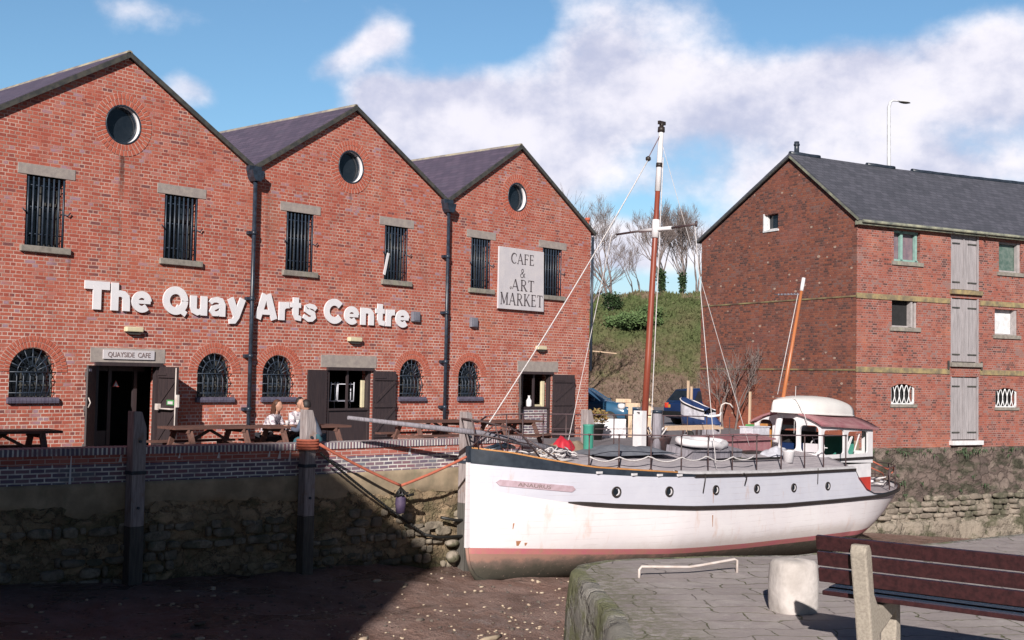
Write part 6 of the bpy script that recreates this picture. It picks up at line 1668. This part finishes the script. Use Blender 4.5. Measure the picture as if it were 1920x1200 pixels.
b = LB(); b.grid(lo_); b.build('bottom', M_navy, t)
b = LB(); b.grid(up_); b.grid(up2); b.build('topside', M_lightblue, t)
b = LB(); b.tube([r_[0] for r_ in rows], .035, 6); b.tube([r_[-1] for r_ in rows], .035, 6); b.build('gunwale', M_chain, t)
b = LB(); b.grid([[r_[0], (r_[0][0], 0, r_[0][2]+.12), r_[-1]] for r_ in rows]); b.build('cover', M_navy, t)
b = LB(); b.tube([(r_[0][0], r_[0][1]-.03, r_[0][2]+.045) for r_ in rows], .02, 6); b.tube([(r_[-1][0], r_[-1][1]-.03, r_[-1][2]+.045) for r_ in rows], .022, 6); b.build('white_trim', M_white, t)
b = LB()
for x in (-.2, .5): b.bar((x, -.4, -.2), (x, .4, -.2), .05, .05); b.bar((x, -.35, -.2), (x, -.35, -.6), .05, .05); b.bar((x, .35, -.2), (x, .35, -.6), .05, .05)
b.bar((-.5, 0, -.2), (1.3, 0, -.25), .05, .05); tf = b.build('trailer', M_rail, t)
Mx = Matrix.Rotation(PI/2, 4, 'X')
for sd in (-1, 1):
    b = LB(); b.lathe([(.10, -.06), (.2, -.05), (.2, .05), (.10, .06)], (.3, sd*.5, -.58), 16, M=Mx); b.build('wheel', M_tyre, tf)
p = cp(34.6, 5.72)
t = thing('engine_cover', 'small blue and white boat tender cover heaped at the stern of the trailer dinghy', 'cover', tuple(p+Vector((0, 0, .55))), hr)
b = LB(); b.grid(heap(.62, .5, .30, 31)); b.build('cloth', M_navy, t)
b = LB(); b.tube([(-.26, -.1, .24), (0, -.14, .2), (.26, -.1, .24), (.3, -.05, .32)], .035, 6); b.build('white_edge', M_white, t)
b = LB(); b.box(-.25, .25, -.2, .2, -.55, .02); b.build('stand', M_grey_timber, t)
for lat, zt_, lab, mt in ((5.12*1, .0, '', None),):
    pass
p = cp(35.2, 6.12); b = MB(); q = [tuple(p+rh*x+Vector((0, 0, z_))) for x, z_ in ((0, 0), (0, .95), (.04, 1.08), (.14, 1.13), (.28, 1.10), (.36, 1.0))]
b.tube(q, .022, 7); tag(origin(b.build('bent_pipe', M_galv), tuple(p)), 'pale bent pipe standing up in front of the warehouse gable', 'pipe')
for lat, D_, h_, lab in ((5.72, 39, 1.75, 'tall pale stake leaning against the left part of the warehouse gable'), (6.05, 40.5, 1.55, 'shorter pale stake nearer the middle of the warehouse gable'), (7.42, 37.5, 1.45, 'pale stake standing alone against the gable left of the boat mizzen mast')):
    p = cp(D_, lat); b = MB(); b.bar(tuple(p), tuple(p+Vector((.03, 0, h_))), .06, .06); tag(origin(b.build('timber_stake', M_pale_timber), tuple(p)), lab, 'stake', 'stakes by the warehouse gable')
# potted shrub beside the right-hand doorway
t = thing('potted_shrub', 'potted shrub with reddish leaves beside the right-hand doorway of the arts building', 'plant', (11.4, -1.3, 0))
b = MB(); b.lathe([(.18, 0), (.26, .42), (.29, .45), (.25, .46)], (11.4, -1.3, 0), 14); b.build('pot', M_chain, t)
plain('russet_leaf', (.32, .15, .06), .8, (.16, .16, .05), 12)
b = MB()
for k in range(420):
    a = random.uniform(0, 2*PI); r_ = random.random()**.6*.38; h_ = .5+random.random()*.45*(1-r_); p = Vector((11.4+r_*math.cos(a), -1.3+r_*math.sin(a), h_)); d = Vector([random.uniform(-1, 1) for _ in range(3)]).normalized()*.06; e_ = d.orthogonal().normalized()*.025
    b.add([p-d, p+e_, p+d, p-e_], [(0, 1, 2, 3)])
b.build('leaves', MATS['russet_leaf'], t, fixn=False)

# ================================================================== bare trees on the bank
def tree(name, lab, base, H_, seed, spread=.55, lean=0, stems=1, ivy=0., r0=.16, depth=6, group='bare trees on the bank'):
    rnd = random.Random(seed); t = thing(name, lab, 'tree', tuple(base), 0, group)
    tb = LB(); tw = LB(); leafpts = []
    def grow(p, d, L_, r_, dep):
        n = 3 if dep > 2 else 2; pts = [p]; q = p; dd = d
        for i in range(n):
            dd = (dd+Vector((rnd.uniform(-.16, .16), rnd.uniform(-.16, .16), rnd.uniform(-.02, .16)))).normalized(); q = q+dd*L_/n; pts.append(q)
        rr = [r_*(1-.38*i/n) for i in range(n+1)]
        (tb if dep > 3 else tw).tube(pts, rr, 5 if dep > 3 else 3, caps=False)
        if dep >= depth-1: leafpts.extend([(pts[i].lerp(pts[i+1], rnd.random()), rr[i]) for i in range(n) for _ in range(30)])
        if dep == 0: return
        kids = rnd.randint(2, 3)+(1 if dep < 4 else 0)
        for k in range(kids):
            sp = spread*(1 if k else .45)*rnd.uniform(.6, 1.25); ax = dd.orthogonal(); ax.rotate(Matrix.Rotation(rnd.uniform(0, 2*PI), 3, dd)); nd_ = (dd+ax*sp+Vector((0, 0, .20))).normalized()
            fr_ = 1. if k == 0 else rnd.uniform(.45, 1); base_ = pts[0].lerp(pts[-1], fr_) if fr_ < 1 else pts[-1]
            grow(base_, nd_, L_*rnd.uniform(.66, .84), max(r_*.56, .0085), dep-1)
    for s_ in range(stems):
        a = rnd.uniform(0, 2*PI); off = Vector((math.cos(a), math.sin(a), 0))*(.25 if stems > 1 else 0)
        grow(off, (Vector((lean, 0, 1))+off*(.55 if stems > 1 else 0)).normalized(), H_*.27, r0, depth)
    tb.build('trunk', M_bark, t, fixn=False); tw.build('crown', M_bark, t, fixn=False)
    if ivy:
        b = LB()
        for p, r_ in leafpts:
            if p.z < H_*ivy:
                for _ in range(5):
                    q = p+Vector((rnd.gauss(0, .09), rnd.gauss(0, .09), rnd.gauss(0, .15))); d = Vector([rnd.uniform(-1, 1) for _ in range(3)]).normalized()*.10; e_ = d.orthogonal().normalized()*.07
                    b.add([q-d, q+e_, q+d, q-e_], [(0, 1, 2, 3)])
        b.build('ivy', M_ivy, t, fixn=False)
    return t
def onbank(px, D_): la = (px-960)/2261.8*D_; return cp(D_, la, hillz(D_, la)-.1)
tree('bare_tree', 'bare grey tree on the bank just right of the arts building corner, branching low', onbank(1148, 86), 8.6, 11, .50, .0, 2, .12, .12)
tree('bare_tree', 'bare ivy-clad tree standing directly right of the boat main mast', onbank(1240, 89), 7.6, 5, .42, 0, 3, .26, .11)
tree('bare_tree', 'bare tree with ivy on its stems farthest right on the bank, beside the warehouse gable', onbank(1272, 90), 8.2, 23, .42, .02, 3, .22, .10)
tree('bare_tree', 'thin bare tree leaning right behind the warehouse gable edge', onbank(1305, 93), 6.5, 31, .5, .05, 2, 0, .08, 5)
tree('bare_tree', 'bare tree top showing above the right slope of the third gable roof', cp(66, (1050-960)/2261.8*66, 0), 13.3, 17, .50, 0, 1, 0, .25)
tree('bare_tree', 'faint thin bare tree seen between the main mast and the first bare tree', onbank(1195, 98), 6.6, 44, .55, 0, 2, 0, .07, 5)
# bushes on the bank
def bush(lab, px, py_D, w_, h_, n, mat, seed):
    rnd = random.Random(seed); base = onbank(px, py_D); t = thing('bank_bush', lab, 'bush', tuple(base), 0, 'bushes on the bank')
    b = LB(); cl_ = [(Vector((rnd.gauss(0, w_*.4), rnd.gauss(0, w_*.4), rnd.uniform(.1, h_))), rnd.uniform(.2, .5)) for _ in range(14)]
    for k in range(n):
        c_, r_ = rnd.choice(cl_); q = c_+Vector((rnd.gauss(0, r_*.6), rnd.gauss(0, r_*.6), rnd.gauss(0, r_*.45))); q.z = max(q.z, -.1); d = Vector([rnd.uniform(-1, 1) for _ in range(3)]).normalized()*rnd.uniform(.06, .12); e_ = d.orthogonal().normalized()*.06
        b.add([q-d, q+e_, q+d, q-e_], [(0, 1, 2, 3)])
    b.build('foliage', mat, t, fixn=False)
    b = LB()
    for c_, r_ in cl_[:6]: b.tube([(0, 0, 0), tuple(c_)], .02, 4)
    b.build('stem', M_bark, t)
bush('bright green bush spreading over the upper bank left of the main mast', 1178, 83.6, 1.7, .8, 5200, M_bushl, 3)
bush('smaller green bush on the upper bank right of the main mast', 1216, 84.4, .8, .8, 2200, M_bushl, 4)
bush('dark ivy clump around the foot of the first bare tree', 1148, 85.8, .45, 1.2, 1500, M_ivy, 6)
bush('low tangled scrub at the foot of the warehouse gable', 1345, 49, .5, 1.3, 500, M_ivy, 9) if 0 else None
p = BC+gb*5.6-fr*.8
tree('bare_shrub', 'leafless shrub growing against the foot of the warehouse gable', (p.x, p.y, 0), 3.9, 77, .6, 0, 2, 0, .05, 4, group=None)
bm_ = bpy.data.objects['bare_shrub']

# street lamp behind the warehouse
p = cp(50, (1667-960)/2261.8*50)
t = thing('street_lamp', 'tall pale street lamp rising behind the grey slate roof of the warehouse', 'street lamp', tuple(p), hr)
b = LB(); b.tube([(0, 0, 0), (0, 0, 5)], .09, 10); b.tube([(0, 0, 5), (-.02, 0, 10), (-.04, 0, 13.3), (.02, 0, 13.52), (.12, 0, 13.60), (.40, 0, 13.58)], [.095, .085, .075, .065, .045, .035], 8); b.build('column', M_lampcol, t)
b = LB(); rows = []
for i in range(9):
    u = i/8; w_ = .13*math.sin(PI*min(1, .12+u*.85))**.6; rows.append([(.38+.48*u, w_*math.cos(PI*j/8), 13.56-.04*u+.06*math.sin(PI*j/8)*math.sin(PI*(u*.8+.1))) for j in range(9)])
b.grid(rows); hd_ = b.build('lamp_head', M_lampcol, t)
b = LB(); b.grid([[(q[0], q[1]*.95, 2*(13.56-.04*i/8)-q[2]-.01) for q in r_] for i, r_ in enumerate(rows)]); b.build('bowl', M_carblue if 0 else M_lamp_dark, hd_)

# ================================================================== foreground quay furniture
# stone bollard
t = thing('stone_bollard', 'squat weathered white stone bollard standing on the paving left of the bench', 'bollard', (-7.90, -18.06, .04), .3)
b = LB(); rows = []
for i, (r_, z_) in enumerate([(.175, 0), (.185, .05), (.187, .15), (.184, .25), (.180, .33), (.172, .375), (.15, .40), (.09, .412), (.001, .414)]):
    rows.append([(r_*(1+.05*math.cos(4*a))*math.cos(a)*(1+.04*noise.noise(Vector((math.cos(a)*2, math.sin(a)*2, z_*5)))), r_*(1+.05*math.cos(4*a))*math.sin(a)*(1+.04*noise.noise(Vector((math.sin(a)*2, math.cos(a)*2, z_*5+4)))), z_+.012*noise.noise(Vector((a, z_*9, 2)))) for a in [2*PI*k/32 for k in range(33)]])
b.grid(rows); b.build('stone', M_bollard, t)
# low bent handrail at the quay edge
A_, B_ = Vector((-7.56, -16.36, .05)), Vector((-6.63, -16.80, .05))
b = MB(); dd = B_-A_
b.tube([A_+Vector((.0, 0, -.05)), A_+Vector((0, 0, .075)), A_+dd*.02+Vector((0, 0, .10)), A_+dd*.5+Vector((0, 0, .075)), A_+dd*.62+Vector((0, 0, .085)), A_+dd*.97+Vector((0, 0, .125)), B_+Vector((0, 0, .115)), B_+Vector((0, 0, -.05))], .013, 8)
tag(origin(b.build('ladder_handrail', M_galv), tuple(A_)), 'low bent pale metal handrail fixed at the edge of the foreground quay', 'handrail')
# bench seen from behind
BL = Vector((-9.32, -18.98, .05)); bd = Vector((.068, -1.0, 0)).normalized(); ba = math.atan2(bd.y, bd.x)
t = thing('park_bench', 'dark red slatted park bench on concrete legs seen from behind at the right', 'bench', tuple(BL), ba)
# local: x along the bench, y to the left of that = away from the viewer (+)
bn = FR[t.name] @ Vector((0, 1, 0))-Vector(BL)
LB_ = 2.1
def slat(name, x0, x1, yc, zc, wy, wz, rx=0):
    b = LB(); M_ = Matrix.Translation(Vector((0, yc, zc))) @ Matrix.Rotation(rx, 4, 'X')
    m2 = MB(); m2.box(x0, x1, -wy/2, wy/2, -wz/2, wz/2); b.add([M_ @ Vector(v) for v in m2.v], m2.f); return b.build(name, M_benchw, t, bevel=.006)
tilt = R(12)
for k in range(3):
    hz__ = .80-.045-.105*k-.0; slat('back_slat', .0, LB_, .02+.0*k+.022*k, hz__, .032, .092, tilt)
for k in range(4): slat('seat_slat', -.02, LB_+.02, .20+.105*k, .415+.012*k, .092, .030, R(4))
slat('seat_slat', -.02, LB_+.02, .20+.105*3+.06, .425, .030, .07, 0)
for x0 in (.26, 1.72):
    b = LB()
    # concrete end: leaning rear post with a stubby bracket running forward under the seat
    prof = [(-.055, .0), (.085, .0), (.10, .22), (.50, .33), (.52, .40), (.13, .385), (.07, .47), (.005, .765), (-.075, .765), (-.10, .70), (-.04, .40)]
    prof = [(.10, -.02), (.24, -.02), (.20, .20), (.50, .31), (.52, .385), (.17, .375), (.10, .46), (.045, .74), (.02, .775), (-.04, .775), (-.055, .73), (.02, .38)]
    b.prism(prof, lambda u, v, d: (d, u-.03, v), x0, x0+.105); b.build('leg', M_conc, t, bevel=.012)
    b = LB(); b.prism([(.44, -.02), (.53, -.02), (.52, .34), (.45, .34)], lambda u, v, d: (d, u, v), x0, x0+.105); b.build('leg', M_conc, t, bevel=.012)
b = MB(); rows = []
for i in range(9):
    th = PI*i/8; rows.append([(-8.37+.05*math.sin(th)*math.cos(a), -19.0+.035*math.sin(th)*math.sin(a), .062+.018*math.cos(th)) for a in [2*PI*j/10 for j in range(11)]])
b.grid(rows); tag(origin(b.build('pebble', M_bark), (-8.37, -19.0, .05)), 'small dark stone lying on the paving under the bench', 'stone')

# ================================================================== debris on the mud
def onmud(x, y): return mudz(x, y)+mudn(x, y)
b = MB(); b2 = MB()
def mudpt():
    while True:
        x, y = random.uniform(-9, 4), random.uniform(-14.5, -5.6)
        if random.random() < .25+.75*math.exp(-((y+10.5)/2.2)**2): return x, y
for k in range(1700):
    x, y = mudpt(); z_ = onmud(x, y)-.005; s_ = random.uniform(.012, .036)*(1 if random.random() < .90 else 1.9)
    tgt = b if random.random() < .5 else b2; pts = []
    for i in range(5):
        th = PI*i/4; pts.append([(x+s_*(1.2+.8*math.sin(k))*math.sin(th)*math.cos(a+k)*random.uniform(.75, 1.15), y+s_*math.sin(th)*math.sin(a+k)*random.uniform(.6, 1.15), z_+.01+s_*.55*math.cos(th)) for a in [2*PI*j/6 for j in range(7)]])
    tgt.grid(pts)
plain('shell_debris', (.58, .48, .36), .9, (.40, .30, .22), 7)
tag(b.build('shells', MATS['shell_debris'], fixn=False), 'pale shells and stones scattered over the mud of the dock', 'shells', kind='stuff')
plain('dark_debris', (.16, .12, .10), .9, (.09, .08, .07), 7)
tag(b2.build('pebbles', MATS['dark_debris'], fixn=False), 'dark stones and weed scattered over the mud of the dock', 'stones', kind='stuff')
plain('bleached_wood', (.50, .40, .29), .9, (.36, .28, .2), 9)
for (x, y, L_, a, r_, lab) in [(-2.1, -9.6, .62, .1, .05, 'short thick bleached plank on the mud, nearest the boat stem'), (-3.7, -10.6, .95, -.12, .02, 'long thin bleached stick lying level on the mud'), (-4.9, -9.9, .60, -1.2, .022, 'bleached stick lying at a steep angle near the shadow edge'),
                               (-6.0, -12.1, .45, .7, .04, 'short stump of pale driftwood at the bottom of the mud'), (-3.9, -12.2, .35, .05, .02, 'short pale stick low down on the mud near the quay corner'), (.6, -9.2, .55, -.2, .03, 'pale driftwood below the boat bow')]:
    z_ = onmud(x, y)+.02; d = Vector((math.cos(a), math.sin(a), .03))*L_/2; c_ = Vector((x, y, z_)); nq = Vector((-d.y, d.x, 0)).normalized()*L_*.05
    b = MB(); b.tube([c_-d, c_-d*.3+nq, c_+d*.4-nq*.5, c_+d], [r_*.7, r_, r_*.9, r_*.5], 6); tag(origin(b.build('driftwood', MATS['bleached_wood']), tuple(c_)), lab, 'driftwood', 'driftwood on the mud')
x, y = .9, -8.1
b = MB(); b.lathe([(.0, -.02), (.07, .03), (.075, .10), (.04, .16), (0, .17)], (3.1, -8.55, onmud(3.1, -8.55)), 10); tag(origin(b.build('orange_float', M_roper), (3.1, -8.55, onmud(3.1, -8.55))), 'small weathered orange float on the mud under the hull of the boat', 'float')
t = onboat('deck_post', 'round grey post standing on the boat deck between the main mast and the grey tender', 'post', 5.52, .18, deckz(5.52, .18)-.02)
b = LB(); b.tube([(0, 0, 0), (0, 0, .90)], .115, 16); b.build('shaft', M_grey_timber, t)
b = LB(); b.tube([(0, 0, .90), (0, 0, .96)], [.145, .135], 16); b.build('cap', M_iron, t)
for s_ in (1.95, 2.75, 3.4, 3.95):
    b = LB(); z_ = zz(ZB, s_)+.035; y_ = -(hy(s_, z_)+.012); b.box(s_-.07, s_+.07, y_-.03, y_+.02, z_-.025, z_+.02); b.build('scupper', M_white, BT)
# cups and a bag on the terrace
for (x, y, z_, lab) in [(-1.0, -3.25, .745, 'white cup on the occupied picnic table between the two people in patterned shirts'), (-1.35, -3.35, .745, 'white cup at the left end of the occupied picnic table')]:
    b = MB(); b.lathe([(.03, 0), (.042, .08), (.044, .09), (.036, .085), (.028, .01)], (x, y, z_), 12); b.tube([(x+.04, y, z_+.07), (x+.07, y, z_+.055), (x+.065, y, z_+.025), (x+.036, y, z_+.02)], .006, 5)
    tag(origin(b.build('cup', M_white), (x, y, z_)), lab, 'cup', 'cups on the picnic table')
